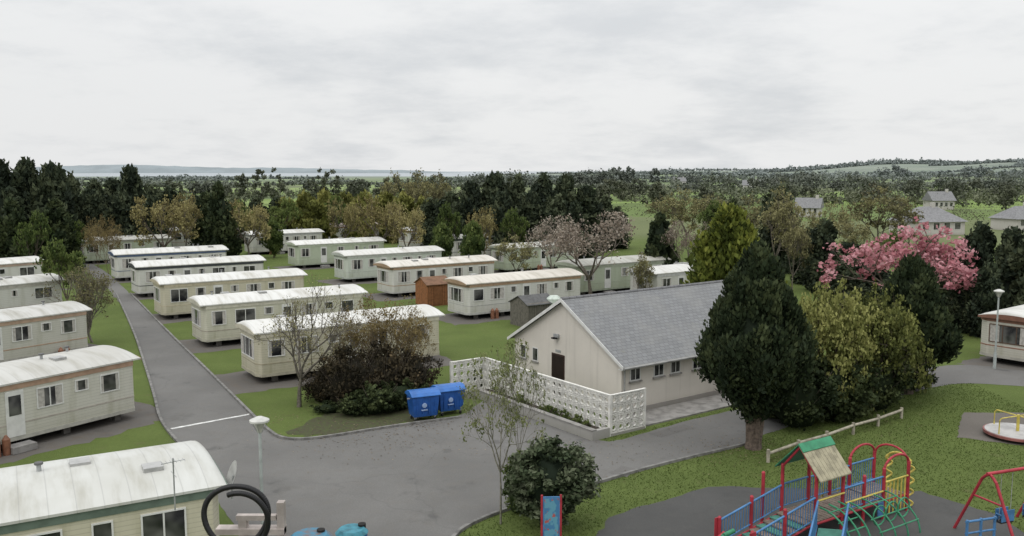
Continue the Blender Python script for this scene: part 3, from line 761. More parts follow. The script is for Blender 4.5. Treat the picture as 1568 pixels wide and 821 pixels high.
for s,mm in((-1,tanb),(1,grn)):
    yc=D/2
    for i in range(9):
        xa=-.1+i*(D+.2)/9;xb=xa+(D+.2)/9-.012
        y0=yc;y1=yc+s*(D/2+.22)
        V=[(xa,y0,zr+.88),(xa,y1,zr-.02),(xb,y1,zr-.02),(xb,y0,zr+.88)]
        h.add(V+[(a,b,c-.035) for a,b,c in V],[(0,1,2,3),(7,6,5,4),(0,4,5,1),(1,5,6,2),(2,6,7,3),(3,7,4,0)],mm)
V=[(-.12,D/2-.005,zr+.895),(-.12,D/2-.2,zr+.685),(D+.12,D/2-.2,zr+.685),(D+.12,D/2-.005,zr+.895)]
V=[(a,b-.012,c+.014) for a,b,c in V]
h.add(V+[(a,b+.01,c-.025) for a,b,c in V],[(0,1,2,3),(7,6,5,4),(0,4,5,1),(1,5,6,2),(2,6,7,3),(3,7,4,0)],grn)
for x in(0,D):
    h.cyl((x,0,2.0),(x,D/2,zr+.78),.04,red,8);h.cyl((x,D,2.0),(x,D/2,zr+.78),.04,red,8)
h.obj('tower_roof',parent=E)
h=HB()
for y in(0,D):
    a=[(3.3+.0,y,1.6)]+arc((3.95,y,1.6),.65,pi,0,12)+[(4.6,y,1.6)]
    h.path([(p[0],p[1],1.6+(p[2]-1.6)*.6) for p in a],.04,red)
h.path([(p[0],p[1],1.6+(p[2]-1.6)*.7) for p in arc((4.6,D/2,1.6),.6,0,pi,10,1,2)],.035,red)
h.obj('red_arches',parent=E)
h=HB()
for x in(.2,.62,1.05): h.path([(x,-1.2,0)]+[(x,-1.2+1.2*(1-cos(t)),1.05*sin(t)) for t in np.linspace(.1,pi/2,8)],.03,grn)
for z,y in((.3,-1.13),(.6,-.95),(.8,-.7),(1.0,-.35)): h.cyl((.15,y,z),(1.1,y,z),.022,grn,8)
for x in(1.5,2.1,2.7,3.3):
    h.path([(x,-1.3,0)]+[(x,-1.3+1.25*(1-cos(t)),.95*sin(t)) for t in np.linspace(.1,pi/2,8)],.025,grn)
for z,y in((.4,-1.2),(.7,-.9),(.9,-.45)): h.cyl((1.4,y,z),(3.35,y,z),.022,grn)
for x in(1.8,2.4,3.0): h.path(arc((x,-.9,.75),.3,0,2*pi,16,0,2),.022,grn)
h.obj('green_climbing_loops',parent=E)
h=HB()
def squig(x,y,ax):
    pts=[]
    for t in np.linspace(0,1,40):
        z=.05+1.55*t;o=.13*math.sin(t*4*2*pi);pts.append((x+o*ax[0],y+o*ax[1],z))
    h.path(pts,.035,yel)
squig(4.9,.1,(.8,-.4));squig(4.9,.9,(.8,-.4))
h.path([(p[0],p[1],1.5+(p[2]-1.5)*.6) for p in arc((4.85,.5,1.5),.42,0,pi,10,1,2)],.035,yel)
h.path([(2.35,D+.3,0),(2.35,D+.3,1.2)]+arc((2.75,D+.3,1.2),.4,pi,0,10,0,2)+[(3.15,D+.3,0)],.035,yel)
for i in range(6): h.cyl((3.42+i*.2,-.02,.1),(3.42+i*.2,-.02,1.2),.026,yel,8)
h.cyl((3.35,-.02,1.2),(4.55,-.02,1.2),.03,yel)
h.cyl((1.35,-.05,.95),(3.2,-.05,.95),.03,yel);h.cyl((0,-.06,1.3),(D,-.06,1.3),.028,yel)
h.obj('yellow_climbing_poles',parent=E)
h=HB()
h.box((3.0,-.05,.1),(3.28,-.025,.6),blu);h.box((2.35,D+.03,.1),(3.2,D+.05,.6),blu)
h.box((-2.85,-.05,.1),(-2.6,-.02,.95),red);h.box((-2.85,D+.02,.1),(-2.6,D+.05,.95),red)
for y in(.25,D-.25): h.path([(-3.7,y,.1),(-3.3,y,.35),(-2.75,y,.6)],.05,red)
h.path([(-3.9,.5,.08),(-3.6,.6,.35),(-3.2,.6,.75),(-2.8,.6,.8)],.07,grn)
h.obj('panels',parent=E)
h=HB();rail(-2.0,-1.3,.0,-.1,-.15,.5,blu,.85);rail(-1.4,-1.9,.0,.5,-.75,.5,blu,.85);h.path([(-2.0,-1.3,0),(-2.0,-1.3,1.0)],.045,red);h.path([(-1.4,-1.9,0),(-1.4,-1.9,1.0)],.045,red)
V=[(-1.95,-1.35,.08),(-1.45,-1.85,.08),(.45,-.75,.55),(-.1,-.2,.55)];h.add(V+[(a,b,c-.03) for a,b,c in V],[(0,1,2,3),(7,6,5,4),(0,4,5,1),(1,5,6,2),(2,6,7,3),(3,7,4,0)],gramp);h.obj('front_ramp',parent=E)
# swing
E=empty('swing_frame',(14.1,25.2,0),radians(20));h=HB()
for x in(0,2.6):
    for s in(-1,1):
        h.path([(x+.0,s*1.15,0),(x,s*.25,1.9),(x,s*.1,2.05),(x,0,2.1)],.045,red)
    h.cyl((x,-.5,1.3),(x,.5,1.3),.03,red)
h.cyl((-.1,0,2.12),(2.7,0,2.12),.05,red,10);h.obj('frame',parent=E)
h=HB()
for x in(.7,1.8):
    for s in(-.22,.22): h.cyl((x+s,0,2.1),(x+s,0,.6),.01,steel,6)
    h.box((x-.25,-.1,.55),(x+.25,.1,.6),rubber);h.box((x-.25,-.12,.6),(x+.25,-.1,.95),blu);h.box((x-.25,.1,.6),(x+.25,.12,.95),blu)
    for s in(-.23,.23): h.cyl((x+s,-.1,.8),(x+s,.1,.8),.025,blu)
h.obj('seats_and_chains',parent=E)
E=empty('spring_seesaw',(13.6,24.6,0),.3);h=HB()
for x in(-.5,0,.5): h.cyl((x,0,0),(x,0,1.0),.04,blu)
h.cyl((-.55,0,.95),(.55,0,.95),.035,blu);h.cyl((-.55,0,.6),(.55,0,.6),.03,blu);h.obj('blue_bars',parent=E)
# roundabout
c=G(1558,662,.2);E=empty('merry_go_round',(c[0],c[1],0),.4);h=HB()
h.cyl((0,0,.0),(0,0,.14),.3,dark,16);h.cyl((0,0,.14),(0,0,.24),1.28,plain('faded_red_rim',(.3,.12,.11),.5,.4),40);h.cyl((0,0,.24),(0,0,.26),1.22,plain('roundabout_deck',(.42,.41,.40),.5,.3,2),40);h.obj('platform',parent=E)
h=HB();h.cyl((0,0,.25),(0,0,.95),.06,yel)
for k in range(4):
    t=k*pi/2;u_=np.array([cos(t),sin(t),0])
    h.path([u_*1.1+[0,0,.25],u_*1.1+[0,0,.8],u_*1.0+[0,0,.9],u_*.1+[0,0,.9]],.025,yel)
h.obj('hand_rails',parent=E)
fm_=plain('pale_timber_rail',(.36,.33,.26),.8,.4,4)
h=HB();pa=G(1176,708)[:2];pb=G(1380,641)[:2];n=5
pts=[pa+(pb-pa)*i/n for i in range(n+1)]
for p in pts: h.cyl((p[0],p[1],0),(p[0],p[1],.5),.07,fm_,8)
for i,(p,q) in enumerate(zip(pts[:-1],pts[1:])): h.cyl((p[0],p[1],.34+.05*(i%2)),(q[0],q[1],.34+.05*((i+1)%2)),.06,fm_,8)
h.obj('low_rail_fence')
# information sign
E=empty('playground_sign',(1.12,24.2,0),.05);h=HB()
for x in(-.27,.27): h.cyl((x,0,0),(x,0,1.85),.035,red,10)
h.obj('posts',parent=E)
sb_,snt,sbb=newmat('sign_print');stc=N(snt,'ShaderNodeTexCoord').outputs['Object'];sn=noise(snt,stc,3.,2);sn2=noise(snt,stc,7.,3)
cx_=mixc(snt,ss(snt,sn,.48,.52),(.05,.17,.33),(.10,.27,.38));cx_=mixc(snt,ss(snt,sn2,.6,.62),cx_,(.35,.08,.08));snt.links.new(cx_,sbb.inputs['Base Color'])
h=HB();h.box((-.24,-.02,.5),(.24,.02,1.8),blu);h.box((-.2,-.028,.55),(.2,-.021,1.75),sb_);h.obj('board',parent=E)
# ---------------------------------------------------------------- service platform in foreground
E=empty('service_platform',(-2.4,8.0,0));h=HB()
for i in range(12): h.box((-1.6+i*.27,-.8,6.6),(-1.35+i*.27,.8,6.64),wood)
for x in(-1.5,1.5):
    for y in(-.7,.7): h.cyl((x,y,0),(x,y,6.6),.08,steel)
h.obj('deck_and_legs',parent=E)
h=HB();pk=plain('faded_pink_white_paint',(.42,.37,.34),.6,.3,5)
h.box((-.28,.3,6.64),(-.2,.38,7.60),pk);h.box((.1,.3,6.64),(.17,.38,7.78),pk);h.box((-.5,.28,7.46),(.17,.4,7.52),pk);h.box((-.3,.3,7.60),(.09,.36,7.65),pk)
h.obj('railing',parent=E)
h=HB();blk=plain('black_corrugated_hose',(.012,.012,.013),.4,.4,30)
cx,cz=-2.60,7.76
pts=[(cx+.30*cos(t)+.02*sin(2*t),8.0+.05*sin(t),cz+.28*sin(t)) for t in np.linspace(-.9,pi*1.25,70)]
h.path(pts,.027,blk,12);pts2=[(cx+.27*cos(t)+.045,7.95,cz-.02+.27*sin(t)) for t in np.linspace(-1.0,pi*.62,46)];h.path(pts2,.026,blk,12)
h.path([pts[-1],(cx-.1,8.0,7.1),(cx-.0,8.0,6.64)],.027,blk,12);h.path([pts[0],(cx+.1,8.0,7.2),(cx+.1,8.0,6.64)],.027,blk,12);h.path([pts2[0],(cx+.05,7.95,7.2),(cx+.05,7.95,6.64)],.026,blk,12)
h.obj('black_hose')
def drum(p,m2,r=.2):
    E=empty('blue_barrel',p,.2);h=HB();h.cyl((0,0,0),(0,0,.86),r,bluep,24);h.cyl((0,0,.3),(0,0,.33),r+.01,bluep,24);h.cyl((0,0,.58),(0,0,.61),r+.01,bluep,24);h.cyl((0,0,.86),(0,0,.9),r+.01,m2,24,r*.8);h.cyl((.1,.05,.88),(.1,.05,.92),.04,dark);h.obj('drum',parent=E)
drum((-1.93,8.1,6.65),plain('teal_lid',(.03,.16,.25),.5,.5,9,0,(.15,.09,.07)));drum((-1.56,8.25,6.645),plain('teal_lid2',(.04,.2,.26),.5,.5,9),.15)
# ---------------------------------------------------------------- vegetation library
fdark=foliage('cypress_dark',(.011,.018,.009),(.030,.044,.021),(.066,.082,.036),.12)
fdark2=foliage('monterey_dark',(.015,.022,.014),(.036,.049,.028),(.078,.092,.05),.15)
fgold=foliage('golden_cypress',(.045,.06,.012),(.13,.155,.028),(.25,.26,.055),.2)
fyel=foliage('yellowgreen_shrub',(.05,.06,.018),(.155,.17,.05),(.31,.31,.11),.3)
fgrn=foliage('fresh_green_leaf',(.035,.055,.018),(.09,.125,.035),(.165,.2,.065),.3)
fmid=foliage('mid_green_leaf',(.018,.028,.012),(.045,.06,.024),(.09,.11,.045),.25)
fpink=foliage('cherry_blossom_pink',(.22,.07,.09),(.46,.19,.215),(.62,.35,.38),.35)
fpale=foliage('pale_blossom',(.13,.10,.075),(.29,.24,.195),(.46,.41,.35),.3)
fbr=foliage('bronze_leaf',(.11,.09,.04),(.23,.2,.085),(.36,.32,.15),.3)
fred=foliage('dark_red_bush',(.018,.016,.010),(.052,.042,.024),(.115,.085,.045),.15)
fbud=foliage('leaf_buds',(.1,.09,.05),(.2,.19,.09),(.3,.28,.14),.3)
feve=foliage('evergreen_broadleaf',(.015,.024,.014),(.045,.062,.03),(.14,.16,.10),.1)
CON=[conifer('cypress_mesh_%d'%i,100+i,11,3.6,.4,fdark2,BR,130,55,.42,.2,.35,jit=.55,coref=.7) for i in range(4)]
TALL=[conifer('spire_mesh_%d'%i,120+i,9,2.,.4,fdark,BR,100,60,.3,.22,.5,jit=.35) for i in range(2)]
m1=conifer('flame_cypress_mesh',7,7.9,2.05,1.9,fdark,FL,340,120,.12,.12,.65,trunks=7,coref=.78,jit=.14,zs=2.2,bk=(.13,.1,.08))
m1b=conifer('flame_cypress_mesh_b',9,7.,1.9,1.0,fdark,FL,240,110,.14,.15,.65,trunks=3,coref=.76,jit=.2,zs=2.)
plant('cypress_tree',m1,1162,34.2,380,160,rz=1.)
plant('cypress_tree',m1b,1398,43,396,125)
plant('golden_cypress_tree',conifer('golden_mesh',17,8.2,3.4,.3,fgold,BR,230,80,.24,.2,.55,jit=.35,coref=.7,zs=1.6),1118,61,318,145)
ys_=deciduous('yellow_shrub_mesh',31,fyel,tr=.07,depth=3,nch=3,spread=.8,nl=24,ls=.12,cl=.36,th=.8,stems=3,L=1.25,k=4)
plant('yellow_green_shrub',ys_,1268,39.5,436,150);plant('yellow_green_shrub',ys_,1350,40.5,445,150,rz=2.)
lb=bush('laurel_mesh',33,fmid,1.6,2.7,90,70,.13)
for u,Y,vt,w in((1228,37.6,560,120),(1290,38.6,545,130),(1345,40.4,540,110),(1200,38.8,600,90),(1390,44,560,90)):
    plant('evergreen_shrub',lb,u,Y,vt,w)
plant('pink_cherry_tree',deciduous('pink_cherry_mesh',41,fpink,tr=.16,depth=3,nch=3,spread=.75,nl=24,ls=.18,cl=.55,th=1.3,L=1.9,up=.08,k=5),1392,62,342,225)
pb_=deciduous('pale_blossom_mesh',43,fpale,tr=.16,depth=4,nch=3,spread=.62,nl=5,ls=.12,cl=.4,th=1.5,L=1.8,up=.1,k=4,ratio=.72,bk=(.17,.145,.12))
plant('pale_blossom_tree',pb_,905,76,325,165);plant('pale_blossom_tree',pb_,845,84,332,90,rz=1.);plant('pale_blossom_tree',pb_,1050,82,340,80,rz=2.)
bt=deciduous('bare_tree_mesh',51,fbud,tr=.14,depth=4,nch=3,spread=.5,nl=3,ls=.06,cl=.3,th=1.5,L=1.5,up=.12,k=4,ratio=.76,bk=(.15,.135,.11),side=.8)
plant('bare_tree',bt,452,40.4,426,180,rz=.6)
bb=deciduous('bare_bush_mesh',53,fbud,tr=.09,depth=4,nch=3,spread=.42,nl=3,ls=.08,cl=.25,th=.7,L=1.4,up=.16,k=4,ratio=.74,bk=(.2,.18,.15),stems=2)
plant('bare_tree',bb,135,56,408,110)
sb=deciduous('budding_sapling_mesh',55,foliage('ochre_buds',(.10,.075,.035),(.2,.155,.065),(.3,.24,.12),.3),tr=.05,depth=3,nch=3,spread=.5,nl=13,ls=.07,cl=.33,th=1.,L=1.3,k=4,stems=2,bk=(.2,.16,.11))
plant('budding_tree',sb,590,42.5,450,130);plant('budding_tree',sb,545,43,468,95,rz=2);plant('budding_tree',sb,632,43.2,470,70,rz=3)
rb=bush('red_bush_mesh',57,fred,1.5,2.4,90,60,.09,twigs=30,jit=.5)
for u,Y,vt,w in((530,40.6,528,115),(585,41.2,524,115),(628,42,535,90),(492,41.6,562,75)): plant('dark_red_shrub',rb,u,Y,vt,w)
gb=bush('mixed_bush_mesh',59,fmid,.8,1.2,40,50,.09,jit=.4)
for u,Y,vt,w in((570,39.4,585,80),(610,40.2,580,70),(535,39.2,605,60),(500,39.6,615,55),(462,40.3,626,45),(640,41,585,50),(740,44.6,560,45)): plant('green_shrub',gb,u,Y,vt,w)
sp1=deciduous('young_ash_mesh',61,foliage('sapling_leaf',(.07,.085,.03),(.16,.18,.07),(.27,.29,.13),.4),tr=.075,depth=3,nch=3,spread=.5,nl=12,ls=.075,cl=.25,th=2.0,L=1.7,k=5,bk=(.2,.19,.15),up=.1,ratio=.76)
plant('sapling_tree',sp1,766,26.6,520,160,rz=2.2);plant('sapling_tree',sp1,795,28.5,522,80,rz=.4)
def leafy_shrub():
    rng=np.random.default_rng(63);mb=MB();segs=[]
    for i in range(6):
        a=rng.uniform(0,6.28);segs.append(((0,0,-.05),(.3*cos(a),.3*sin(a),1.3),.04,.025));segs.append(((.3*cos(a),.3*sin(a),1.3),(.8*cos(a),.8*sin(a),2.4),.025,.01))
    tubes(mb,segs,6,0);core(mb,lambda t:RD(.1+.85*t)*.6,2.0,.6,1.2,rng)
    C=[];R=[]
    for i in range(150):
        d=nrm(rng.normal(size=3));s=rng.uniform(.7,1.08);C.append((d[0]*1.0*s,d[1]*1.0*s,1.65+d[2]*1.3*s));R.append(rng.uniform(.13,.34))
    leaves(mb,rng,C,np.array(R),75,.085,1,None,0,1.7,.2,.5);return mb.mesh('broadleaf_shrub_mesh',[bark(),feve])
plant('evergreen_shrub',leafy_shrub(),848,26.4,672,132)
plant('green_shrub',bush('light_bush_mesh',66,fgrn,.7,1.8,40,50,.08,jit=.4),793,27.6,690,50)
gt=conifer('round_green_mesh',71,4.5,1.5,1.0,fgrn,RD,90,60,.2,.28,0,jit=.3,coref=.7,zs=1.)
for u,Y,vt,w in((677,96,342,34),(724,92,339,36),(420,112,338,30)): plant('young_green_tree',gt,u,Y,vt,w)
gt2=deciduous('green_tree_mesh',73,fgrn,tr=.12,depth=3,nch=3,spread=.55,nl=20,ls=.18,cl=.4,th=1.2,L=1.5,k=4)
for u,Y,vt,w in((52,88,325,55),(98,66,368,70),(120,100,340,40),(435,128,305,50),(510,132,300,45),(370,124,308,45),(690,108,312,40),(790,104,320,45),(1090,110,308,55),(1360,84,352,60)): plant('green_tree',gt2,u,Y,vt,w)
brt=deciduous('bronze_tree_mesh',75,fbr,tr=.16,depth=3,nch=3,spread=.6,nl=14,ls=.17,cl=.6,th=1.5,L=1.8,k=4)
for u,Y,vt,w in((252,104,302,92),(382,108,308,78),(585,108,302,80),(625,104,312,65),(530,120,306,50),(285,115,296,60),(740,102,318,55)): plant('bronze_leaf_tree',brt,u,Y,vt,w)
plant('budding_tree',sb,165,94,335,60);plant('budding_tree',sb,150,100,330,40)
bt2=deciduous('winter_tree_mesh',77,fbud,tr=.16,depth=4,nch=3,spread=.5,nl=5,ls=.16,cl=.4,th=1.5,L=1.8,k=3,bk=(.16,.14,.11))
for u,Y,vt,w in((790,88,360,60),(980,70,385,50),(1188,92,288,90),(1345,110,285,110),(1050,130,290,80),(1310,100,330,70),(640,150,264,50),(610,150,264,50),(670,152,266,50),(1215,80,330,60),(1140,105,300,70),(1265,105,310,70),(1020,150,300,60),(1080,170,298,60)): plant('winter_tree',bt2,u,Y,vt,w)
# dark shelter belts
def belt(lst,lib,name='cypress_tree'):
    for i,(u,Y,vt,w) in enumerate(lst): plant(name,lib[i%len(lib)],u,Y,vt+6,w)
belt([(-30,108,250,110),(12,104,243,90),(48,108,240,80),(85,106,246,80),(112,112,262,60),(150,120,272,70),(180,124,270,70),(207,118,250,62),(238,126,280,60),(262,128,282,60),(300,128,294,55),(150,112,290,60),(190,112,290,60),(230,112,294,60)],CON)
belt([(340,108,276,50),(318,120,290,45),(20,96,300,60),(90,98,300,60)],TALL)
belt([(365,135,300,50),(395,138,296,50),(425,138,298,50)],CON,'hedge_conifer_tree')
belt([(660,126,300,60),(690,122,290,65),(722,118,274,65),(757,120,260,70),(790,122,266,60),(832,116,262,70),(865,118,264,70),(895,120,280,70),(922,124,296,60),(945,126,312,45),(770,112,290,60),(810,110,290,70),(850,108,296,70),(700,114,306,60),(880,106,304,60)],CON)
gh=[conifer('gold_hedge_mesh',131,6,2.6,.3,foliage('gold_hedge',(.05,.055,.014),(.13,.14,.035),(.24,.235,.07),.2),BR,90,50,.4,.22,.4,jit=.4)]
belt([(440,138,298,50),(470,140,290,50),(500,140,288,50),(530,142,290,48),(560,142,290,48),(590,144,290,50),(620,146,292,50),(648,146,298,44),(485,130,302,50),(550,134,302,50),(610,136,302,50)],gh,'golden_hedge_tree')
belt([(1010,84,322,55),(1120,90,300,50)],TALL)
belt([(1190,96,282,75),(1262,80,332,75),(1235,86,345,60),(1300,84,366,70),(1420,70,362,70),(1500,66,338,90),(1550,64,345,90),(1470,72,372,80),(1590,62,340,90),(1340,76,398,80),(1400,74,402,80),(1290,72,395,70),(1515,58,400,60),(1480,60,420,60)],CON)
# ---------------------------------------------------------------- distant hedgerows
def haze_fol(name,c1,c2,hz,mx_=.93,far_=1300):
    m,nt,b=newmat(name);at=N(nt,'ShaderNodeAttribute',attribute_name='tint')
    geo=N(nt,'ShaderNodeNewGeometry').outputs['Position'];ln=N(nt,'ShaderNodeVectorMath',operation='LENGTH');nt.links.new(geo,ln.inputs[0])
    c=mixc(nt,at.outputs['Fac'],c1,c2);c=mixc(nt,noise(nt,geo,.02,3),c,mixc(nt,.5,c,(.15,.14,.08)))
    c=mixc(nt,ss(nt,ln.outputs[1],20,far_,0,mx_),c,hz);nt.links.new(c,b.inputs['Base Color']);b.inputs['Roughness'].default_value=.95;b.inputs['Specular IOR Level'].default_value=.05;return m  # leaf colour fades to a painted haze tone with distance
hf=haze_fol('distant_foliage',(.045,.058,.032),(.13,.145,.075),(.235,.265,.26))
rng=np.random.default_rng(9);mb=MB()
Cs=[];Rs=[];Sz=[]
def hedge_line(x,y,ang,L,hgt):
    sp=max(2.2,hgt*.65);n=int(L/sp)
    for i in range(n):
        t=i*sp;px=x+cos(ang)*t+rng.normal(0,.6);py=y+sin(ang)*t+rng.normal(0,.6)
        hh=hgt*rng.uniform(.5,1.15)*(1.7 if rng.random()<.09 else 1)
        if rng.random()<.07: continue
        z=terr(px,py)
        Cs.append((px,py,z+hh*.5));Rs.append((hh*.42+sp*.3,hh*.42+sp*.3,hh*.55));Sz.append(py)
Y=170.
while Y<3000:
    a0=-.62
    while a0<.66:
        L=rng.uniform(.10,.3)*Y
        right=a0>.08
        pr=.78 if right else .5
        if not(a0<0 and Y>1250):
            hg=rng.uniform(2.6,5.) if right else rng.uniform(2.,4.2)
            if rng.random()<pr: hedge_line(a0*Y,Y*rng.uniform(.95,1.08),rng.normal(0,.2),L*1.1,hg*(1+Y/5000))
            if rng.random()<.4: hedge_line(a0*Y,Y,rng.uniform(.9,1.6),Y*.16,rng.uniform(2.,4)*(1+Y/4000))
        a0+=L/Y
    Y*=1.15
Cs=np.array(Cs);Rs=np.array(Rs);Sz=np.array(Sz)
for lo,hi in((0,260),(260,500),(500,900),(900,1600),(1600,4000)):
    m=(Sz>=lo)&(Sz<hi)
    if m.any(): leaves(mb,rng,Cs[m],Rs[m],30 if lo<900 else 18,(lo+hi)/2*.0020 if lo<1600 else 4.,0,None,.1,1.3,.2,.5)
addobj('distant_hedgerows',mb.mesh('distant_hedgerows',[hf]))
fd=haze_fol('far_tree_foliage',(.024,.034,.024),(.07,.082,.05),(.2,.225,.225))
rng=np.random.default_rng(12);mb=MB()
far=[(370,256,300,22),(398,252,290,26),(420,252,290,30),(485,254,290,30),(508,256,290,30),(265,264,260,30),(640,260,330,50),(670,262,330,40),(600,263,330,30),(945,252,650,25),(962,254,650,25),(1003,254,650,16),(900,258,600,40),(880,257,600,30),(930,259,600,40),(1362,252,900,36),(1385,253,900,30),(1180,266,480,60),(1240,265,500,60),(1100,268,450,70),(1310,268,420,50),(1215,264,600,50),(1460,264,500,60),(1520,266,450,70),(1050,264,700,50),(790,264,600,60),(740,266,600,50),(1560,260,700,60),(1495,252,900,40)]
for i in range(32): far.append((rng.uniform(900,1620),rng.uniform(268,284),rng.uniform(240,520),rng.uniform(20,44)))
for i in range(12): far.append((rng.uniform(300,900),rng.uniform(270,282),rng.uniform(260,520),rng.uniform(18,36)))
for u,vt,Y,w in far:
    top=W(u,vt,Y);H=top[2];R=w/F*Y/2;n=22
    d=nrm(rng.normal(size=(n,3)));C=np.stack([top[0]+d[:,0]*R*.8,Y+d[:,1]*R*.8,H*.5+d[:,2]*H*rng.uniform(.2,.42,n)],1)
    leaves(mb,rng,C,np.full(n,R*.36)*rng.uniform(.6,1.2,n),34,Y*.002,0,None,.1,1.3,.2,.5)
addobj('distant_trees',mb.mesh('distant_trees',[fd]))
# ---------------------------------------------------------------- distant houses
def house(u,vb,w,d,hh,rh,rz,wc=(.5,.48,.44),hip=True,name='bungalow'):
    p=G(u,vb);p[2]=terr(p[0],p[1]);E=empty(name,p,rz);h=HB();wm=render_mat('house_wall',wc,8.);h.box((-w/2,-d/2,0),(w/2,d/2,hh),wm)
    ww=min(1.2,w*.12)
    for x in np.linspace(-w*.40,w*.40-ww,4): h.box((x,-d/2-.05,1.0),(x+ww,-d/2+.02,2.1),glass);h.box((x-.08,-d/2-.03,.92),(x+ww+.08,-d/2+.01,2.18),upvc)
    h.obj('walls_and_windows',parent=E)
    h=HB();o=.4;r=w/2-(d/2 if hip else -o)*(.8 if hip else 1);rm=plain('house_slate',(.2,.2,.205),.7,.3)
    V=[(-w/2-o,-d/2-o,hh),(w/2+o,-d/2-o,hh),(w/2+o,d/2+o,hh),(-w/2-o,d/2+o,hh),(-r,0,hh+rh),(r,0,hh+rh)]
    h.add(V,[(0,1,5,4),(1,2,5),(2,3,4,5),(3,0,4),(0,3,2,1)],rm);h.box((r*.6-.35,-.3,hh+rh*.7),(r*.6+.35,.3,hh+rh+.7),wm);h.obj('roof_and_chimney',parent=E)
house(1418,358,9.5,7.5,2.3,2.5,.25);house(1437,321,6.5,5,2.6,2.6,.1,hip=False,name='farmhouse');house(1562,352,8,6,2.2,2.3,.3);house(1238,332,5.5,4.5,2.2,2.4,-.5,hip=False,name='farmhouse')
for u,v in((1040,284),(1200,286),(1150,292)): house(u,v,9,6,3,3,rs.uniform(-.5,.5),wc=(.6,.59,.56),hip=False,name='farmhouse')
# ---------------------------------------------------------------- grass tufts in near lawn
def inpoly(x,y,p):
    p=np.array([q[:2] for q in p]);c=np.zeros(len(x),bool);j=len(p)-1
    for i in range(len(p)):
        cond=((p[i,1]>y)!=(p[j,1]>y))&(x<(p[j,0]-p[i,0])*(y-p[i,1])/(p[j,1]-p[i,1]+1e-12)+p[i,0]);c^=cond;j=i
    return c
rng=np.random.default_rng(21);n=80000
x=rng.uniform(-3,24,n);y=rng.uniform(23,46,n)
k=~inpoly(x,y,road_pts)&~inpoly(x,y,play_pts)&(y<25+.75*(x+12))
lx=(x-bc[0])*cos(ANG)+(y-bc[1])*sin(ANG);ly=-(x-bc[0])*sin(ANG)+(y-bc[1])*cos(ANG);k&=~((lx>-4)&(ly>-2)&(lx<15)&(ly<10))
k&=~inpoly(x,y,mat2_pts)
x=x[k];y=y[k];n=len(x)
th=rng.uniform(0,2*pi,n);hh=rng.uniform(.02,.05,n);w=.02
dx=np.cos(th)*w;dy=np.sin(th)*w;tx=rng.normal(0,.02,n);ty=rng.normal(0,.02,n)
Vg=np.stack([np.stack([x-dx,y-dy,0*x],1),np.stack([x+dx,y+dy,0*x],1),np.stack([x+dx*.3+tx,y+dy*.3+ty,hh],1),np.stack([x-dx*.3+tx,y-dy*.3+ty,hh],1)],1).reshape(-1,3)
mb=MB();mb.add(Vg,np.arange(n*4).reshape(-1,4),0,np.repeat(rng.uniform(.1,.9,n),4))
addobj('grass_tufts',mb.mesh('grass_tufts',[foliage('grass_blade',(.068,.098,.025),(.098,.135,.037),(.135,.17,.055),.3)]))
# fallen leaves and petals on the tarmac
rng=np.random.default_rng(22);P=[]
for u,v,n,sx in((1150,690,500,1.6),(880,690,220,2.2),(560,668,500,2.2),(750,640,160,1.2),(1040,640,220,1.8),(1300,640,400,2.),(640,650,150,.8),(420,640,150,1.)):
    c=G(u,v);P.append(np.stack([c[0]+rng.normal(0,sx,n),c[1]+rng.normal(0,sx*.7,n)],1))
P=np.concatenate(P);n=len(P);th=rng.uniform(0,6.28,n);s=rng.uniform(.015,.035,n);z=.02
V=np.stack([np.stack([P[:,0]+s*np.cos(th+k*pi/2),P[:,1]+s*np.sin(th+k*pi/2),np.full(n,z)+rng.uniform(0,.01,n)],1) for k in range(4)],1).reshape(-1,3)
mb=MB();mb.add(V,np.arange(n*4).reshape(-1,4),0,np.repeat(rng.uniform(0,1,n),4));addobj('fallen_leaves',mb.mesh('fallen_leaves',[foliage('leaf_litter',(.05,.035,.02),(.12,.08,.04),(.3,.24,.16),.1)]))
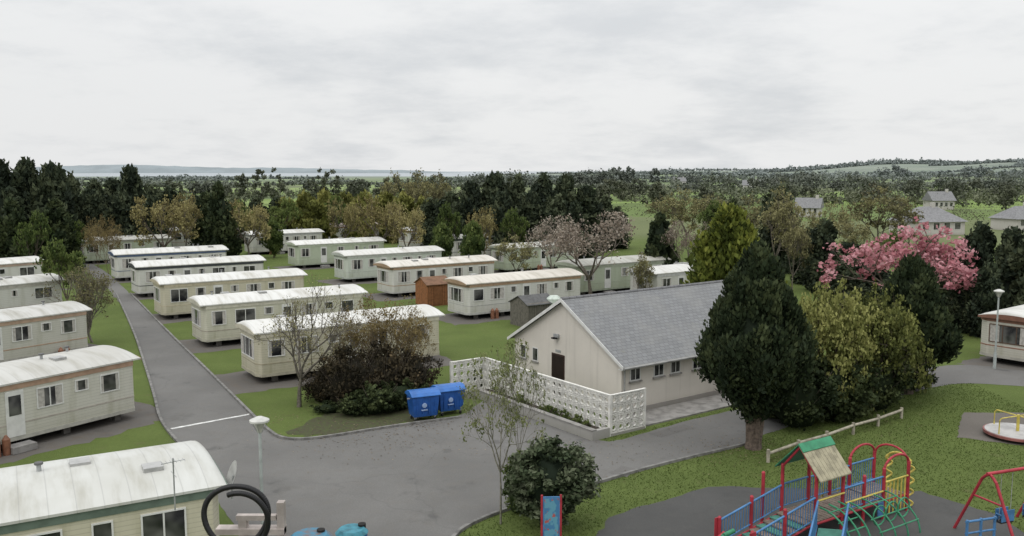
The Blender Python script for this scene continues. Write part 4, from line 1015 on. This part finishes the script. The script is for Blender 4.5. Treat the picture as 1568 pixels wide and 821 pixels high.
# ---------------------------------------------------------------- light
SE,SR=radians(48),radians(215)
w=bpy.data.worlds.new('World');S.world=w;w.use_nodes=True;nt=w.node_tree;bg=nt.nodes['Background']
sky=N(nt,'ShaderNodeTexSky',sky_type='NISHITA');sky.sun_disc=False;sky.sun_elevation=SE;sky.sun_rotation=SR;sky.dust_density=3
tc=N(nt,'ShaderNodeTexCoord').outputs['Generated'];sp=N(nt,'ShaderNodeSeparateXYZ');nt.links.new(tc,sp.inputs[0])
zc=mathn(nt,'MAXIMUM',sp.outputs[2],0.)
dn=mathn(nt,'ADD',zc,.2)
cb=N(nt,'ShaderNodeCombineXYZ');nt.links.new(mathn(nt,'DIVIDE',sp.outputs[0],dn),cb.inputs[0]);nt.links.new(mathn(nt,'DIVIDE',sp.outputs[1],dn),cb.inputs[1]);nt.links.new(mathn(nt,'MULTIPLY',sp.outputs[2],3.),cb.inputs[2])
n1=noise(nt,cb.outputs[0],.75,9,.6);n2=noise(nt,cb.outputs[0],2.4,7,.62)
nn=mathn(nt,'ADD',mathn(nt,'MULTIPLY',n1,.7),mathn(nt,'MULTIPLY',n2,.3))
cloud=ss(nt,nn,.36,.56)
lft=ss(nt,sp.outputs[0],.1,-.5,0.,.15)
cloud=mathn(nt,'SUBTRACT',cloud,lft)
cc_=mixc(nt,cloud,(7.1,7.3,7.5),(8.9,8.95,8.95))
lf=mathn(nt,'MULTIPLY_ADD',mathn(nt,'MULTIPLY',zc,zc),1.7,.97)
vm=N(nt,'ShaderNodeVectorMath',operation='SCALE');nt.links.new(cc_,vm.inputs[0]);nt.links.new(lf,vm.inputs['Scale'])
mx=mixc(nt,.95,sky.outputs[0],vm.outputs[0]);nt.links.new(mx,bg.inputs[0]);bg.inputs[1].default_value=.1
sd=bpy.data.lights.new('sun','SUN');sd.energy=.7;sd.angle=radians(28);sd.color=(1,.97,.92)
so=bpy.data.objects.new('sun',sd);S.collection.objects.link(so)
dirv=Vector((sin(SR)*cos(SE),cos(SR)*cos(SE),sin(SE)));so.rotation_euler=dirv.to_track_quat('Z','Y').to_euler()
# ---------------------------------------------------------------- camera
cd=bpy.data.cameras.new('camera');cd.sensor_width=36;cd.lens=F/1568*36;cd.clip_end=40000;cd.clip_start=.1
co=bpy.data.objects.new('camera',cd);S.collection.objects.link(co);co.location=(0,0,CH);co.rotation_euler=(pi/2-PT,0,0);S.camera=co
S.view_settings.view_transform='Standard';S.view_settings.look='None';S.view_settings.exposure=0
